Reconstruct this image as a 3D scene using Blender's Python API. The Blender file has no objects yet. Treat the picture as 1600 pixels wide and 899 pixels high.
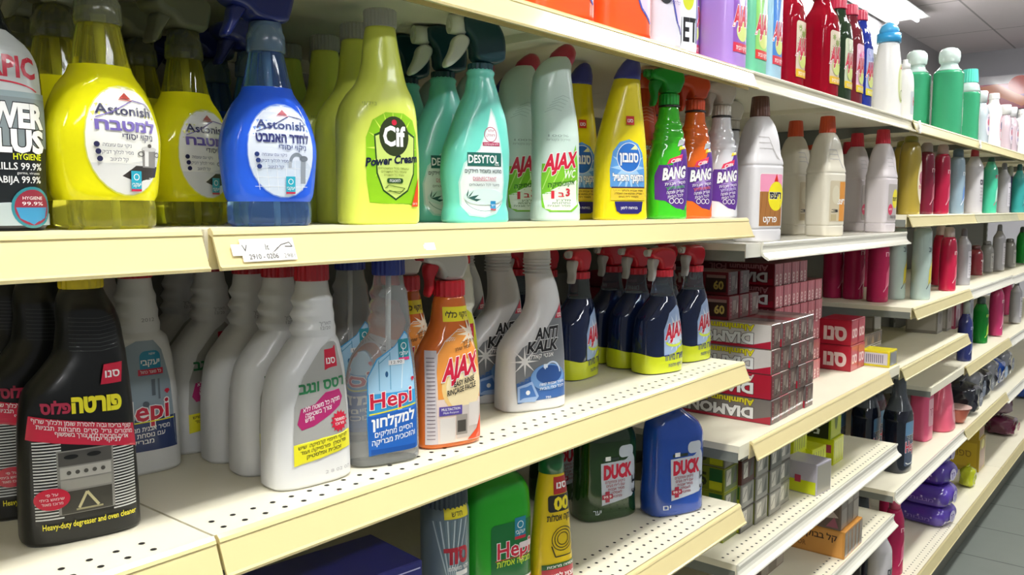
import bpy, bmesh, math, random
import numpy as np
from mathutils import Vector, Matrix
from mathutils.geometry import delaunay_2d_cdt
random.seed(7)
S = bpy.context.scene
COL = S.collection
PI = math.pi

# ------------------------------------------------------------------ camera, world, lamps, exposure
H0 = 1.25                                   # eye height above the floor
F_PX, YAW, PITCH, ROLL = 1323.3, .6824, -.0935, .0016
fw = Vector((math.cos(YAW)*math.cos(PITCH), math.sin(YAW)*math.cos(PITCH), math.sin(PITCH)))
rt = Vector((math.sin(YAW), -math.cos(YAW), 0)); up = rt.cross(fw)
rt, up = rt*math.cos(ROLL)+up*math.sin(ROLL), up*math.cos(ROLL)-rt*math.sin(ROLL)
cd = bpy.data.cameras.new('camera'); cam = bpy.data.objects.new('camera', cd); COL.objects.link(cam)
cd.sensor_width = 36; cd.lens = F_PX/1600*36; cd.clip_start = .02
m = Matrix((rt, up, -fw)).transposed().to_4x4(); m.translation = (0, 0, H0)
cam.matrix_world = m; S.camera = cam
S.view_settings.view_transform = 'Standard'; S.view_settings.look = 'None'
S.view_settings.gamma = 1; S.view_settings.use_curve_mapping = False
S.view_settings.exposure = 0.04
w = bpy.data.worlds.new('world'); S.world = w; w.use_nodes = True
w.node_tree.nodes['Background'].inputs[0].default_value = (.95, .97, 1.0, 1)
w.node_tree.nodes['Background'].inputs[1].default_value = .22
CEIL = H0+1.4
LAMPS = [(-2.6, .03), (.45, .03), (3.20, .03), (6.1, .03), (-1.2, -1.75), (1.6, -1.75), (4.4, -1.75)]
BACKLAMPS = [(5.85, 1.74)]
LAMP_W = 28
SP = 1.6                                     # lamp length

# ------------------------------------------------------------------ materials
def lin(c):
    if isinstance(c, str):
        c = [int(c[i:i+2], 16)/255 for i in (0, 2, 4)]
    return tuple((x/12.92 if x <= .04045 else ((x+.055)/1.055)**2.4) for x in c)+(1,)
MC = {}
def mat(hexc, rough=.35, trans=0, metal=0, ior=1.45, coat=0, emit=0, noise=0, sss=0):
    k = (hexc, rough, trans, metal, ior, coat, emit, noise, sss)
    if k in MC: return MC[k]
    m = bpy.data.materials.new('m_'+hexc); m.use_nodes = True
    nt = m.node_tree; b = nt.nodes['Principled BSDF']
    b.inputs['Base Color'].default_value = lin(hexc)
    b.inputs['Roughness'].default_value = rough; b.inputs['Metallic'].default_value = metal
    b.inputs['IOR'].default_value = ior
    b.inputs['Transmission Weight'].default_value = trans
    b.inputs['Coat Weight'].default_value = coat; b.inputs['Coat Roughness'].default_value = .08
    if sss:
        b.inputs['Subsurface Weight'].default_value = sss
        b.inputs['Subsurface Radius'].default_value = (.01, .01, .008)
    if emit:
        b.inputs['Emission Color'].default_value = lin(hexc); b.inputs['Emission Strength'].default_value = emit
    if noise:
        tc = nt.nodes.new('ShaderNodeTexCoord'); n = nt.nodes.new('ShaderNodeTexNoise')
        n.inputs['Scale'].default_value = 9; n.inputs['Detail'].default_value = 6
        r = nt.nodes.new('ShaderNodeMapRange'); r.inputs['To Min'].default_value = 1-noise; r.inputs['To Max'].default_value = 1
        mx = nt.nodes.new('ShaderNodeMix'); mx.data_type = 'RGBA'; mx.blend_type = 'MULTIPLY'
        mx.inputs['Factor'].default_value = 1; mx.inputs['A'].default_value = lin(hexc)
        nt.links.new(tc.outputs['Object'], n.inputs['Vector']); nt.links.new(n.outputs['Fac'], r.inputs['Value'])
        nt.links.new(r.outputs['Result'], mx.inputs['B']); nt.links.new(mx.outputs['Result'], b.inputs['Base Color'])
    MC[k] = m
    return m
def plas(h): return mat(h, .28, coat=.3, noise=.07)
def liq(h, t=.62): return mat(h, .06, trans=t, ior=1.33)
def ink(h): return mat(h, .28, coat=.35)

# ------------------------------------------------------------------ mesh builder
class MB:
    def __init__(s): s.v = []; s.f = []; s.mi = []; s.sm = []; s.mats = []
    def slot(s, m):
        if m not in s.mats: s.mats.append(m)
        return s.mats.index(m)
    def add(s, vs, fs, m, smooth=False):
        k = len(s.v); s.v += [tuple(p) for p in vs]; i = s.slot(m)
        for f in fs: s.f.append([k+j for j in f]); s.mi.append(i); s.sm.append(smooth)
    def rings(s, rings, m, smooth=True, caps=(1, 1)):
        n = len(rings[0]); vs = [p for r in rings for p in r]; fs = []
        for a in range(len(rings)-1):
            for j in range(n):
                k = (j+1) % n
                fs.append((a*n+j, a*n+k, (a+1)*n+k, (a+1)*n+j))
        s.add(vs, fs, m, smooth)
        if caps[0]: s.add(rings[0], [tuple(range(n))[::-1]], m)
        if caps[1]: s.add(rings[-1], [tuple(range(n))], m)
    def box(s, x0, y0, z0, x1, y1, z1, m, b=0):
        if b:
            R = []
            for z, i in ((z0, b), (z0+b, 0), (z1-b, 0), (z1, b)):
                X0, X1, Y0, Y1 = x0+i, x1-i, y0+i, y1-i; c = b*.6
                R.append([(X0+c, Y0, z), (X1-c, Y0, z), (X1, Y0+c, z), (X1, Y1-c, z), (X1-c, Y1, z), (X0+c, Y1, z), (X0, Y1-c, z), (X0, Y0+c, z)])
            s.rings(R, m, smooth=False); return
        vs = [(x, y, z) for z in (z0, z1) for x, y in ((x0, y0), (x1, y0), (x1, y1), (x0, y1))]
        s.add(vs, [(3, 2, 1, 0), (4, 5, 6, 7), (0, 1, 5, 4), (1, 2, 6, 5), (2, 3, 7, 6), (3, 0, 4, 7)], m)
    def cyl(s, p0, p1, r0, r1, m, n=20, smooth=True):
        p0, p1 = Vector(p0), Vector(p1); d = (p1-p0).normalized()
        a = d.orthogonal().normalized(); b = d.cross(a)
        R = [[p+(a*math.cos(t*2*PI/n)+b*math.sin(t*2*PI/n))*r for t in range(n)] for p, r in ((p0, r0), (p1, r1))]
        s.rings(R, m, smooth)
    def prism_x(s, prof, x0, x1, m, seg=1, smooth=False):    # profile in (y,z) swept along x
        R = [[(x0+(x1-x0)*i/seg, y, z) for y, z in prof] for i in range(seg+1)]
        s.rings(R, m, smooth)
    def build(s, name, parent=None, loc=None):
        me = bpy.data.meshes.new(name); me.from_pydata(s.v, [], s.f)
        for m in s.mats: me.materials.append(m)
        me.polygons.foreach_set('material_index', s.mi); me.polygons.foreach_set('use_smooth', s.sm)
        me.update()
        bm = bmesh.new(); bm.from_mesh(me); bmesh.ops.remove_doubles(bm, verts=bm.verts, dist=1e-6) if len(s.v) < 6000 and not getattr(s, 'keep', 0) else None
        if not getattr(s, 'keep', 0): bmesh.ops.recalc_face_normals(bm, faces=bm.faces)
        bm.to_mesh(me); bm.free()
        o = bpy.data.objects.new(name, me); COL.objects.link(o)
        if parent: o.parent = parent
        if loc: o.location = loc
        return o

def tag(o, label=None, cat=None, group=None, kind=None):
    if label: o['label'] = label
    if cat: o['category'] = cat
    if group: o['group'] = group
    if kind: o['kind'] = kind
    return o
def thing(name, loc=(0, 0, 0), rz=0):
    o = bpy.data.objects.new(name, None); COL.objects.link(o); o.empty_display_size = .05
    o.location = loc; o.rotation_euler = (0, 0, rz); return o
def dup(o, loc=None, rz=None, parent=None):
    c = o.copy(); COL.objects.link(c); c.parent = parent
    if loc: c.location = loc
    if rz is not None: c.rotation_euler = (c.rotation_euler[0], c.rotation_euler[1], rz)
    for ch in list(KIDS.get(o.name, [])) or [k for k in o.children]:
        dup(ch, parent=c)
    return c
KIDS = {}

# ------------------------------------------------------------------ lettering
TC = {}
def _inside(p, L):
    r = False
    for (xa, ya), (xb, yb) in zip(L, L[1:]+L[:1]):
        if (ya > p[1]) != (yb > p[1]) and p[0] < xa+(xb-xa)*(p[1]-ya)/(yb-ya): r = not r
    return r
def _area(L): return sum(a[0]*b[1]-b[0]*a[1] for a, b in zip(L, L[1:]+L[:1]))/2
def glyphs(txt, bold=0):
    """flat triangles of a line of lettering, thickened by bold"""
    k = (txt, bold)
    if k in TC: return TC[k]
    c = bpy.data.curves.new('t', 'FONT'); c.body = txt; c.resolution_u = 2; c.fill_mode = 'NONE'
    o = bpy.data.objects.new('t', c); COL.objects.link(o)
    me = bpy.data.meshes.new_from_object(o.evaluated_get(bpy.context.evaluated_depsgraph_get()))
    V = [(v.co.x, v.co.y) for v in me.vertices]; nx = {e.vertices[0]: e.vertices[1] for e in me.edges}
    bpy.data.objects.remove(o); bpy.data.curves.remove(c); bpy.data.meshes.remove(me)
    loops = []; seen = set()
    for i in range(len(V)):
        if i in seen or i not in nx: continue
        L = []; q = i
        while q not in seen: seen.add(q); L.append(V[q]); q = nx.get(q, i)
        if len(L) > 2: loops.append(L)
    if not loops: TC[k] = ([(0, 0)], [], 0, 1); return TC[k]
    sg = 1 if _area(max(loops, key=lambda L: abs(_area(L)))) > 0 else -1; b = bold*.0125
    def grow(L):
        out = []
        for i in range(len(L)):
            p, q, r = Vector(L[i-1]), Vector(L[i]), Vector(L[(i+1) % len(L)]); e1, e2 = q-p, r-q
            if e1.length < 1e-6 or e2.length < 1e-6: out.append(L[i]); continue
            e1.normalize(); e2.normalize(); nn = Vector((e1.y+e2.y, -(e1.x+e2.x)))*sg
            if nn.length < .3: out.append(L[i]); continue
            nn.normalize(); kk = b/max(.6, abs(nn.x*e1.y-nn.y*e1.x)); out.append((q.x+nn.x*kk, q.y+nn.y*kk))
        return out
    holes = [L for L in loops if _area(L)*sg <= 0]; vs = []; fs = []
    for L in loops:
        if _area(L)*sg <= 0: continue
        H = [grow(h) for h in holes if _inside(h[0], L)]; H = [h for h in H if _area(h)*sg < -1e-4]
        G = [grow(L)]+H; P = [Vector(p) for g in G for p in g]; es = []; n = 0
        for g in G: es += [(n+i, n+(i+1) % len(g)) for i in range(len(g))]; n += len(g)
        v, _e, f = delaunay_2d_cdt(P, es, [], 2, 1e-6)[:3]; n = len(vs); vs += [(p.x, p.y) for p in v]
        for t in f:
            cx = sum(v[a].x for a in t)/len(t); cy = sum(v[a].y for a in t)/len(t)
            if not any(_inside((cx, cy), h) for h in H): fs.append(tuple(n+a for a in t))
    TC[k] = (vs, fs, min(v[0] for v in vs), max(v[0] for v in vs))
    return TC[k]
HEB = lambda s: s[::-1]

class Art:
    """printed label: shapes in a local (x, z) frame laid on a surface by fn(x, z, off)"""
    def __init__(s, fn, step=.003): s.fn = fn; s.mb = MB(); s.mb.keep = 1; s.off = .00040; s.step = step
    def put(s, pts, fs, m, smooth=False, inc=.00007):
        if not smooth and s.step < .02:            # split long triangles so print follows the curved wall
            pts = list(pts); tri = [(f[0], f[i], f[i+1]) for f in fs for i in range(1, len(f)-1)]; out = []; lim = s.step*1.25
            while tri:
                a, b, c = tri.pop(); e = [(max(abs(pts[p][0]-pts[q][0]), .55*abs(pts[p][1]-pts[q][1])), p, q, r) for p, q, r in ((a, b, c), (b, c, a), (c, a, b))]
                d, p, q, r = max(e)
                if d <= lim: out.append((a, b, c)); continue
                pts.append(((pts[p][0]+pts[q][0])/2, (pts[p][1]+pts[q][1])/2)); k = len(pts)-1; tri += [(p, k, r), (k, q, r)]
            fs = out
        s.mb.add([s.fn(x, z, s.off) for x, z in pts], fs, m, smooth); s.off += inc
    def poly(s, P, m):
        zs = [p[1] for p in P]; z0, z1 = min(zs), max(zs)
        L = sorted(set([round(z, 6) for z in zs]+[round(z0+(z1-z0)*i/max(1, int((z1-z0)/s.step)), 6) for i in range(max(1, int((z1-z0)/s.step))+1)]))
        L = [z for i, z in enumerate(L) if i == 0 or z-L[i-1] > 1e-5]
        xs = [p[0] for p in P]; nc = max(1, min(14, int((max(xs)-min(xs))/s.step)))
        def span(z):
            X = []
            for (xa, za), (xb, zb) in zip(P, P[1:]+P[:1]):
                if (za-z)*(zb-z) <= 0 and abs(za-zb) > 1e-9: X.append(xa+(xb-xa)*(z-za)/(zb-za))
            return (min(X), max(X)) if X else (0, 0)
        vs = []; fs = []
        for a, b in zip(L, L[1:]):
            e = (b-a)*.02; A = span(a+e); B = span(b-e); k = len(vs)
            vs += [(A[0]+(A[1]-A[0])*i/nc, a) for i in range(nc+1)]+[(B[0]+(B[1]-B[0])*i/nc, b) for i in range(nc+1)]
            fs += [(k+i, k+i+1, k+nc+2+i, k+nc+1+i) for i in range(nc)]
        s.put(vs, fs, m, True)
    def rect(s, x0, z0, x1, z1, m, r=0, sk=0):
        if r:
            P = []
            for cx, cz, a in ((x1-r, z1-r, 0), (x0+r, z1-r, 90), (x0+r, z0+r, 180), (x1-r, z0+r, 270)):
                P += [(cx+r*math.cos(math.radians(a+t)), cz+r*math.sin(math.radians(a+t))) for t in (0, 22, 45, 68, 90)]
        else: P = [(x0, z0), (x1, z0), (x1, z1), (x0, z1)]
        s.poly([(x+sk*(z-z0), z) for x, z in P], m)
    def ell(s, cx, cz, rx, rz, m, n=28):
        s.poly([(cx+rx*math.cos(2*PI*(i+.5)/n), cz+rz*math.sin(2*PI*(i+.5)/n)) for i in range(n)], m)
    def ring(s, cx, cz, rx, rz, t, m, a0=0, a1=360, n=28):
        vs = []; fs = []
        for i in range(n+1):
            a = math.radians(a0+(a1-a0)*i/n)
            vs += [(cx+rx*math.cos(a), cz+rz*math.sin(a)), (cx+(rx-t)*math.cos(a), cz+(rz-t)*math.sin(a))]
        fs = [(2*i, 2*i+2, 2*i+3, 2*i+1) for i in range(n)]
        s.put(vs, fs, m)
    def star(s, cx, cz, r0, r1, n, m, sx=1):
        vs = [(cx, cz)]+[(cx+sx*(r1 if i % 2 else r0)*math.cos(PI*i/n), cz+(r1 if i % 2 else r0)*math.sin(PI*i/n)) for i in range(2*n)]
        s.put(vs, [(0, 1+i, 1+(i+1) % (2*n)) for i in range(2*n)], m)
    def line(s, P, t, m):
        vs = []; fs = []
        for (xa, za), (xb, zb) in zip(P, P[1:]):
            dx, dz = xb-xa, zb-za; l = math.hypot(dx, dz) or 1; nx, nz = -dz/l*t/2, dx/l*t/2; k = len(vs)
            vs += [(xa+nx, za+nz), (xa-nx, za-nz), (xb-nx, zb-nz), (xb+nx, zb+nz)]; fs.append((k, k+1, k+2, k+3))
        s.put(vs, fs, m, inc=.000012)
    def text(s, txt, cx, z, h, m, w=None, bold=1, shear=0, rot=0, outline=None, slope=0):
        v, f, x0, x1 = glyphs(txt, bold)
        k = h/.70; W = (x1-x0)*k; sx = (w/W if w else 1)
        def T(V):
            out = []
            for x, y in V:
                X = (x-(x0+x1)/2)*k*sx+shear*y*k; Z = y*k+slope*X
                if rot: c, q = math.cos(rot), math.sin(rot); X, Z = X*c-Z*q, X*q+Z*c
                out.append((cx+X, z+Z))
            return out
        if outline:
            vo, fo, a, b = glyphs(txt, bold+2.6); s.put(T(vo), fo, outline)
        s.put(T(v), f, m)
    def lines(s, cx, z, w, n, gap, h, m, words=None):
        """rows of small print"""
        for i in range(n):
            t = words[i % len(words)] if words else 'ניקוי חזק'
            s.text(HEB(t) if t[0] > 'z' else t, cx, z-i*gap, h, m, w=w*(1-.12*(i % 2)), bold=0)
    def build(s, name='label', parent=None): return s.mb.build(name, parent)

# ------------------------------------------------------------------ lofted bottle shape
class Shape:
    def __init__(s, rows, segs=36):
        # rows: (z, cx, w, d, n)
        s.r = np.array([(r+(2.4,))[:5] if len(r) == 4 else r for r in rows], float)
        z = s.r[:, 0]; s.z0, s.z1 = z[0], z[-1]; s.segs = segs
        h = np.diff(z); D = np.diff(s.r[:, 1:], axis=0)/h[:, None]; M = np.zeros_like(s.r[:, 1:])
        for i in range(1, len(z)-1):
            ok = D[i-1]*D[i] > 0; w1 = 2*h[i]+h[i-1]; w2 = h[i]+2*h[i-1]
            with np.errstate(all='ignore'): q = (w1+w2)/(w1/D[i-1]+w2/D[i])
            M[i] = np.where(ok, q, 0)
        M[0] = D[0]; M[-1] = D[-1]; s.M = M; s.h = h
    def at(s, z):
        z = min(max(z, s.z0), s.z1); i = int(min(np.searchsorted(s.r[:, 0], z, 'right')-1, len(s.h)-1)); h = s.h[i]; t = (z-s.r[i, 0])/h
        a, b = s.r[i, 1:], s.r[i+1, 1:]
        return (2*t**3-3*t*t+1)*a+(t**3-2*t*t+t)*h*s.M[i]+(3*t*t-2*t**3)*b+(t**3-t*t)*h*s.M[i+1]
    def ring(s, z, grow=0):
        cx, w, d, n = s.at(z); w += grow; d += grow; R = []
        for j in range(s.segs):
            t = 2*PI*j/s.segs; c, q = math.cos(t), math.sin(t)
            R.append((cx+w*math.copysign(abs(c)**(2/n), c), d*math.copysign(abs(q)**(2/n), q), z))
        return R
    def fn(s, cx0=0):
        tab = {}
        def f(x, z, off):
            k = round(z*1500)
            if k not in tab:                       # arc length from the middle of the front, round to the side
                cx, w, d, n = s.at(k/1500)
                a = np.linspace(0, PI*.75, 70); c = np.sin(a); q = np.cos(a)
                xs = w*np.sign(c)*np.abs(c)**(2/n); ys = -d*np.sign(q)*np.abs(q)**(2/n)
                L = np.concatenate(([0], np.cumsum(np.hypot(np.diff(xs), np.diff(ys)))))
                tx, ty = np.gradient(xs), np.gradient(ys); g = np.hypot(tx, ty)+1e-12
                tab[k] = (cx, L, xs, ys, -ty/g*-1, -tx/g)
            cx, L, xs, ys, nx, ny = tab[k]
            v = x+cx0-cx*1.0; l = abs(v); i = min(int(np.searchsorted(L, l)), len(L)-1); j = max(i-1, 0)
            t = 0 if L[i] == L[j] else (l-L[j])/(L[i]-L[j]); t = min(t, 1)
            X_ = xs[j]+(xs[i]-xs[j])*t; Y_ = ys[j]+(ys[i]-ys[j])*t; NX = nx[j]+(nx[i]-nx[j])*t; NY = ny[j]+(ny[i]-ny[j])*t
            return (cx+math.copysign(X_+NX*off, v), Y_+NY*off, z)
        return f
    def body(s, m, name='bottle', parent=None, z0=None, z1=None, step=.004, caps=(1, 1), grow=0):
        z0 = s.z0 if z0 is None else z0; z1 = s.z1 if z1 is None else z1
        Z = sorted(set([z0, z1]+[round(float(z), 6) for z in s.r[:, 0] if z0 < z < z1]+[z0+(z1-z0)*i/int((z1-z0)/step+1) for i in range(int((z1-z0)/step+1))]))
        Z = [z for i, z in enumerate(Z) if i == 0 or z-Z[i-1] > 2e-4]
        b = MB(); b.rings([s.ring(z, grow) for z in Z], m, caps=caps)
        return b.build(name, parent)

def slab(mb, P, t, b, m, y0=0):
    """outline in (x,z) given thickness 2t along y with rounded edges b"""
    n = len(P); N = []
    A = sum(P[i][0]*P[(i+1) % n][1]-P[(i+1) % n][0]*P[i][1] for i in range(n))
    if A < 0: P = P[::-1]
    for i in range(n):
        p, q, r = P[i-1], P[i], P[(i+1) % n]
        e1 = Vector((q[0]-p[0], q[1]-p[1])).normalized(); e2 = Vector((r[0]-q[0], r[1]-q[1])).normalized()
        nn = Vector((-(e1.y+e2.y), e1.x+e2.x)); N.append(nn.normalized() if nn.length > 1e-6 else Vector((0, 0)))
    R = []
    for y, k in ((-t, b), (-t+b*.3, b*.3), (-t+b, 0), (t-b, 0), (t-b*.3, b*.3), (t, b)):
        R.append([(P[i][0]+N[i].x*k, y0+y, P[i][1]+N[i].y*k) for i in range(n)])
    mb.rings(R, m, True)
def smoothed(P, k=2):
    for _ in range(k):
        P = [q for i in range(len(P)) for q in ((P[i][0]*.75+P[(i+1) % len(P)][0]*.25, P[i][1]*.75+P[(i+1) % len(P)][1]*.25), (P[i][0]*.25+P[(i+1) % len(P)][0]*.75, P[i][1]*.25+P[(i+1) % len(P)][1]*.75))]
    return P
HEADS = {
 'plain': dict(head=[(.013, 0), (.017, .012), (.020, .024), (.014, .032), (0, .035), (-.02, .035), (-.034, .032), (-.036, .023), (-.026, .019), (-.015, .016), (-.012, .006), (-.012, 0)],
               lever=[(-.016, .019), (-.028, .021), (-.031, .008), (-.034, -.006), (-.041, -.018), (-.036, -.021), (-.029, -.012), (-.024, .002), (-.019, .010)], noz=(-.036, -.044, .028, .006)),
 'hood': dict(head=[(-.011, 0), (-.012, .022), (-.018, .032), (-.026, .038), (-.027, .052), (-.012, .058), (.006, .056), (.020, .048), (.028, .034), (.030, .018), (.028, 0)],
              lever=[(-.014, .028), (-.026, .034), (-.036, .028), (-.039, .014), (-.049, -.004), (-.043, -.008), (-.030, .002), (-.020, .014)], noz=(-.026, -.040, .044, .0125)),
 'wide': dict(head=[(.014, 0), (.018, .010), (.024, .022), (.020, .036), (.006, .042), (-.016, .042), (-.034, .038), (-.040, .030), (-.034, .022), (-.018, .020), (-.013, .008), (-.013, 0)],
              lever=[(-.016, .022), (-.034, .024), (-.036, .010), (-.031, -.004), (-.035, -.018), (-.030, -.022), (-.024, -.010), (-.024, .004), (-.018, .012)], noz=(-.038, -.046, .032, .007)),
}
def spray(parent, z, cx, style, hc, lc, nc, cc, cr=.0135, ch=.016, s=1.0):
    H = HEADS[style]; T = lambda P: [(cx+x*s, z+ch+y*s) for x, y in P]
    b = MB()
    R = []
    for zz in (z, z+ch*.1, z+ch*.9, z+ch):
        q = .93 if zz in (z, z+ch) else 1
        R.append([(cx+cr*q*(1.0 if j % 2 else .95)*math.cos(2*PI*j/36), cr*q*(1.0 if j % 2 else .95)*math.sin(2*PI*j/36), zz) for j in range(36)])
    b.rings(R, cc, False); b.build('collar', parent)
    b = MB(); slab(b, smoothed(T(H['head'])), .0145*s, .005*s, hc); b.build('spray_head', parent)
    b = MB(); slab(b, smoothed(T(H['lever'])), .0085*s, .003*s, lc); b.build('trigger', parent)
    x0, x1, zz, r = H['noz']; b = MB(); b.cyl((cx+x0*s+.004, 0, z+ch+zz*s), (cx+x1*s, 0, z+ch+zz*s), r*s, r*s*.9, nc, 24)
    b.cyl((cx+x1*s, 0, z+ch+zz*s), (cx+x1*s-.0015, 0, z+ch+zz*s), r*s*.4, r*s*.35, nc, 16); b.build('nozzle', parent)
def cap(parent, z, cx, r0, r1, h, m, ribs=24, dome=0, name='cap'):
    b = MB(); R = []; n = ribs*2
    prof = [(0, r0*.97), (.0015, r0), (h*.82, r0+(r1-r0)*.82), (h-.0015, r1), (h, r1*.92)]
    if dome: prof = [(0, r0*.97), (.0015, r0), (h*.5, r0*.98), (h*.75, r0*.9), (h*.9, r0*.68), (h, r0*.3)]
    for zz, r in prof:
        R.append([(cx+r*(1 if j % 2 or not ribs else .955)*math.cos(2*PI*j/n), r*(1 if j % 2 else .955)*math.sin(2*PI*j/n), z+zz) for j in range(n)])
    b.rings(R, m, bool(dome)); return b.build(name, parent)
def smooth_cap(parent, z, cx, prof, m, name='cap', ell=1, n=28):
    b = MB(); b.rings([[(cx+dx+r*math.cos(2*PI*j/n), r*ell*math.sin(2*PI*j/n), z+zz) for j in range(n)] for zz, r, dx in prof], m); return b.build(name, parent)

# ------------------------------------------------------------------ where a photo column meets a given depth on the shelf
def ray(px, py):
    v = fw+rt*((px-800)/F_PX)-up*((py-449.5)/F_PX); return v
def X(px, y, py=340):
    v = ray(px, py); return v.x*y/v.y
def Zat(px, py, y):
    v = ray(px, py); return H0+v.z*y/v.y
ZU, ZM, ZL, ZN = H0+.2268, H0-.0166, H0-.2605, H0-.5102
Z3M, Z35, Z36, Z37, ZB = H0-.060, H0-.410, H0-.622, H0-.815, H0-1.085
Z4S, Z4T, Z4U = H0-.268, H0-.420, H0-.757
YF = .597                                      # front edge of the shelf panels
BACK = 1.06
# ------------------------------------------------------------------ room shell
def grid_mat(name, base, line, sx, sy, ox, oy, lw, rough, noise=.1):
    m = bpy.data.materials.new(name); m.use_nodes = True; nt = m.node_tree; b = nt.nodes['Principled BSDF']
    g = nt.nodes.new('ShaderNodeNewGeometry'); sp = nt.nodes.new('ShaderNodeSeparateXYZ'); nt.links.new(g.outputs['Position'], sp.inputs[0])
    def edge(sock, s, o):
        a = nt.nodes.new('ShaderNodeMath'); a.operation = 'SUBTRACT'; nt.links.new(sock, a.inputs[0]); a.inputs[1].default_value = o
        d = nt.nodes.new('ShaderNodeMath'); d.operation = 'PINGPONG'; nt.links.new(a.outputs[0], d.inputs[0]); d.inputs[1].default_value = s/2
        l = nt.nodes.new('ShaderNodeMath'); l.operation = 'LESS_THAN'; nt.links.new(d.outputs[0], l.inputs[0]); l.inputs[1].default_value = lw/2
        return l.outputs[0]
    mx = nt.nodes.new('ShaderNodeMath'); mx.operation = 'MAXIMUM'
    nt.links.new(edge(sp.outputs[0], sx, ox), mx.inputs[0]); nt.links.new(edge(sp.outputs[1], sy, oy), mx.inputs[1])
    n = nt.nodes.new('ShaderNodeTexNoise'); n.inputs['Scale'].default_value = 14; n.inputs['Detail'].default_value = 8; nt.links.new(g.outputs['Position'], n.inputs['Vector'])
    r = nt.nodes.new('ShaderNodeMapRange'); r.inputs['To Min'].default_value = 1-noise; r.inputs['To Max'].default_value = 1; nt.links.new(n.outputs['Fac'], r.inputs['Value'])
    c = nt.nodes.new('ShaderNodeMix'); c.data_type = 'RGBA'; c.inputs['A'].default_value = lin(base); c.inputs['B'].default_value = lin(line); nt.links.new(mx.outputs[0], c.inputs['Factor'])
    c2 = nt.nodes.new('ShaderNodeMix'); c2.data_type = 'RGBA'; c2.blend_type = 'MULTIPLY'; c2.inputs['Factor'].default_value = 1
    nt.links.new(c.outputs['Result'], c2.inputs['A']); nt.links.new(r.outputs['Result'], c2.inputs['B']); nt.links.new(c2.outputs['Result'], b.inputs['Base Color'])
    b.inputs['Roughness'].default_value = rough
    return m
XW, YW = 8.65, 1.93
b = MB(); b.box(-3.5, -3.2, -.1, XW+.2, YW+.2, 0, grid_mat('floor_tiles', '6f756e', '3a3f3a', .33, .33, .05, .02, .006, .5)); tag(b.build('floor'), kind='structure')
b = MB(); b.box(-3.5, -3.2, CEIL, XW+.2, YW+.2, CEIL+.1, grid_mat('ceiling_tiles', 'f2e9e9', 'b8b0af', 1.2, .585, .45, .19, .014, .9, .04)); tag(b.build('ceiling'), kind='structure')
wm = mat('c9c8cc', .9, noise=.05)
b = MB(); b.box(XW, -3.2, 0, XW+.15, YW+.2, CEIL, wm); tag(b.build('wall_far'), kind='structure')
b = MB(); b.box(-3.5, YW, 0, XW, YW+.15, CEIL, mat('a9a6a6', .9, noise=.05)); tag(b.build('wall_back'), kind='structure')

# ceiling lamps
def ceiling_light(x, y, label, long=SP, wdt=.30):
    t = thing('ceiling_light', (x, y, CEIL)); tag(t, label, 'ceiling light', 'fluorescent ceiling lights')
    b = MB(); b.prism_x([(-.05, 0), (.05, 0), (.05, -.03), (wdt/2, -.035), (wdt/2, -.04), (-wdt/2, -.04), (-wdt/2, -.035), (-.05, -.03)], -long/2-.03, long/2+.03, mat('e8e8e4', .5)); b.build('housing', t)
    b = MB()
    for s in (-.07, .07): b.cyl((-long/2, s, -.056), (long/2, s, -.056), .013, .013, mat('f8fbff', .4, emit=32), 14)
    b.build('tube', t)
    l = bpy.data.lights.new('tube_light', 'AREA'); l.shape = 'RECTANGLE'; l.size = long; l.size_y = .15; l.energy = LAMP_W*(1 if y > -1 else .4); l.color = (1, .985, .95)
    o = bpy.data.objects.new('tube_light', l); COL.objects.link(o); o.parent = t; o.location = (0, 0, -.075)
for i, (x, y) in enumerate(LAMPS):
    ceiling_light(x, y, ['twin tube ceiling light over the aisle behind the viewer', 'twin tube ceiling light over the aisle beside the yellow sprays', 'twin tube ceiling light over the aisle beside the foil boxes', 'twin tube ceiling light over the far end of the aisle',
         'twin tube ceiling light across the aisle at the near end', 'twin tube ceiling light across the aisle at mid length', 'twin tube ceiling light across the aisle at the far end'][i])
for x, y in BACKLAMPS: ceiling_light(x, y, 'bright ceiling light glowing above the blue capped white bottle')

# ------------------------------------------------------------------ shelving
TAN = mat('ecdba0', .14, coat=1.0, noise=.05); TANP = mat('f2ecd4', .4, noise=.09); RAILW = mat('e6e3d4', .22, coat=.4); DK = mat('1c1a16', .8)
GREYP = mat('7f837c', .6, noise=.15)
BX = [-.643, .357, 1.357, 2.357, 3.17, 4.0, 5.0, 6.0]
FLAT = [(0, 0), (-.0035, .0012), (-.0065, -.0015), (-.0078, -.0042), (-.0068, -.0052), (-.0160, -.0278), (-.0185, -.0292), (-.0180, -.0316), (-.0150, -.0318), (-.0052, -.0062), (-.0008, -.0038), (0, -.0315), (.0015, -.0315), (.0015, -.0005)]
GROOV = [(0, 0), (-.004, .001), (-.0052, -.001), (-.0052, -.004), (-.0035, -.006), (-.0028, -.012), (-.0045, -.018), (-.0085, -.0235), (-.0150, -.0275), (-.0158, -.0300), (-.0140, -.0312), (-.0070, -.0270), (-.0010, -.0220), (-.0002, -.0010)]
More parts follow.
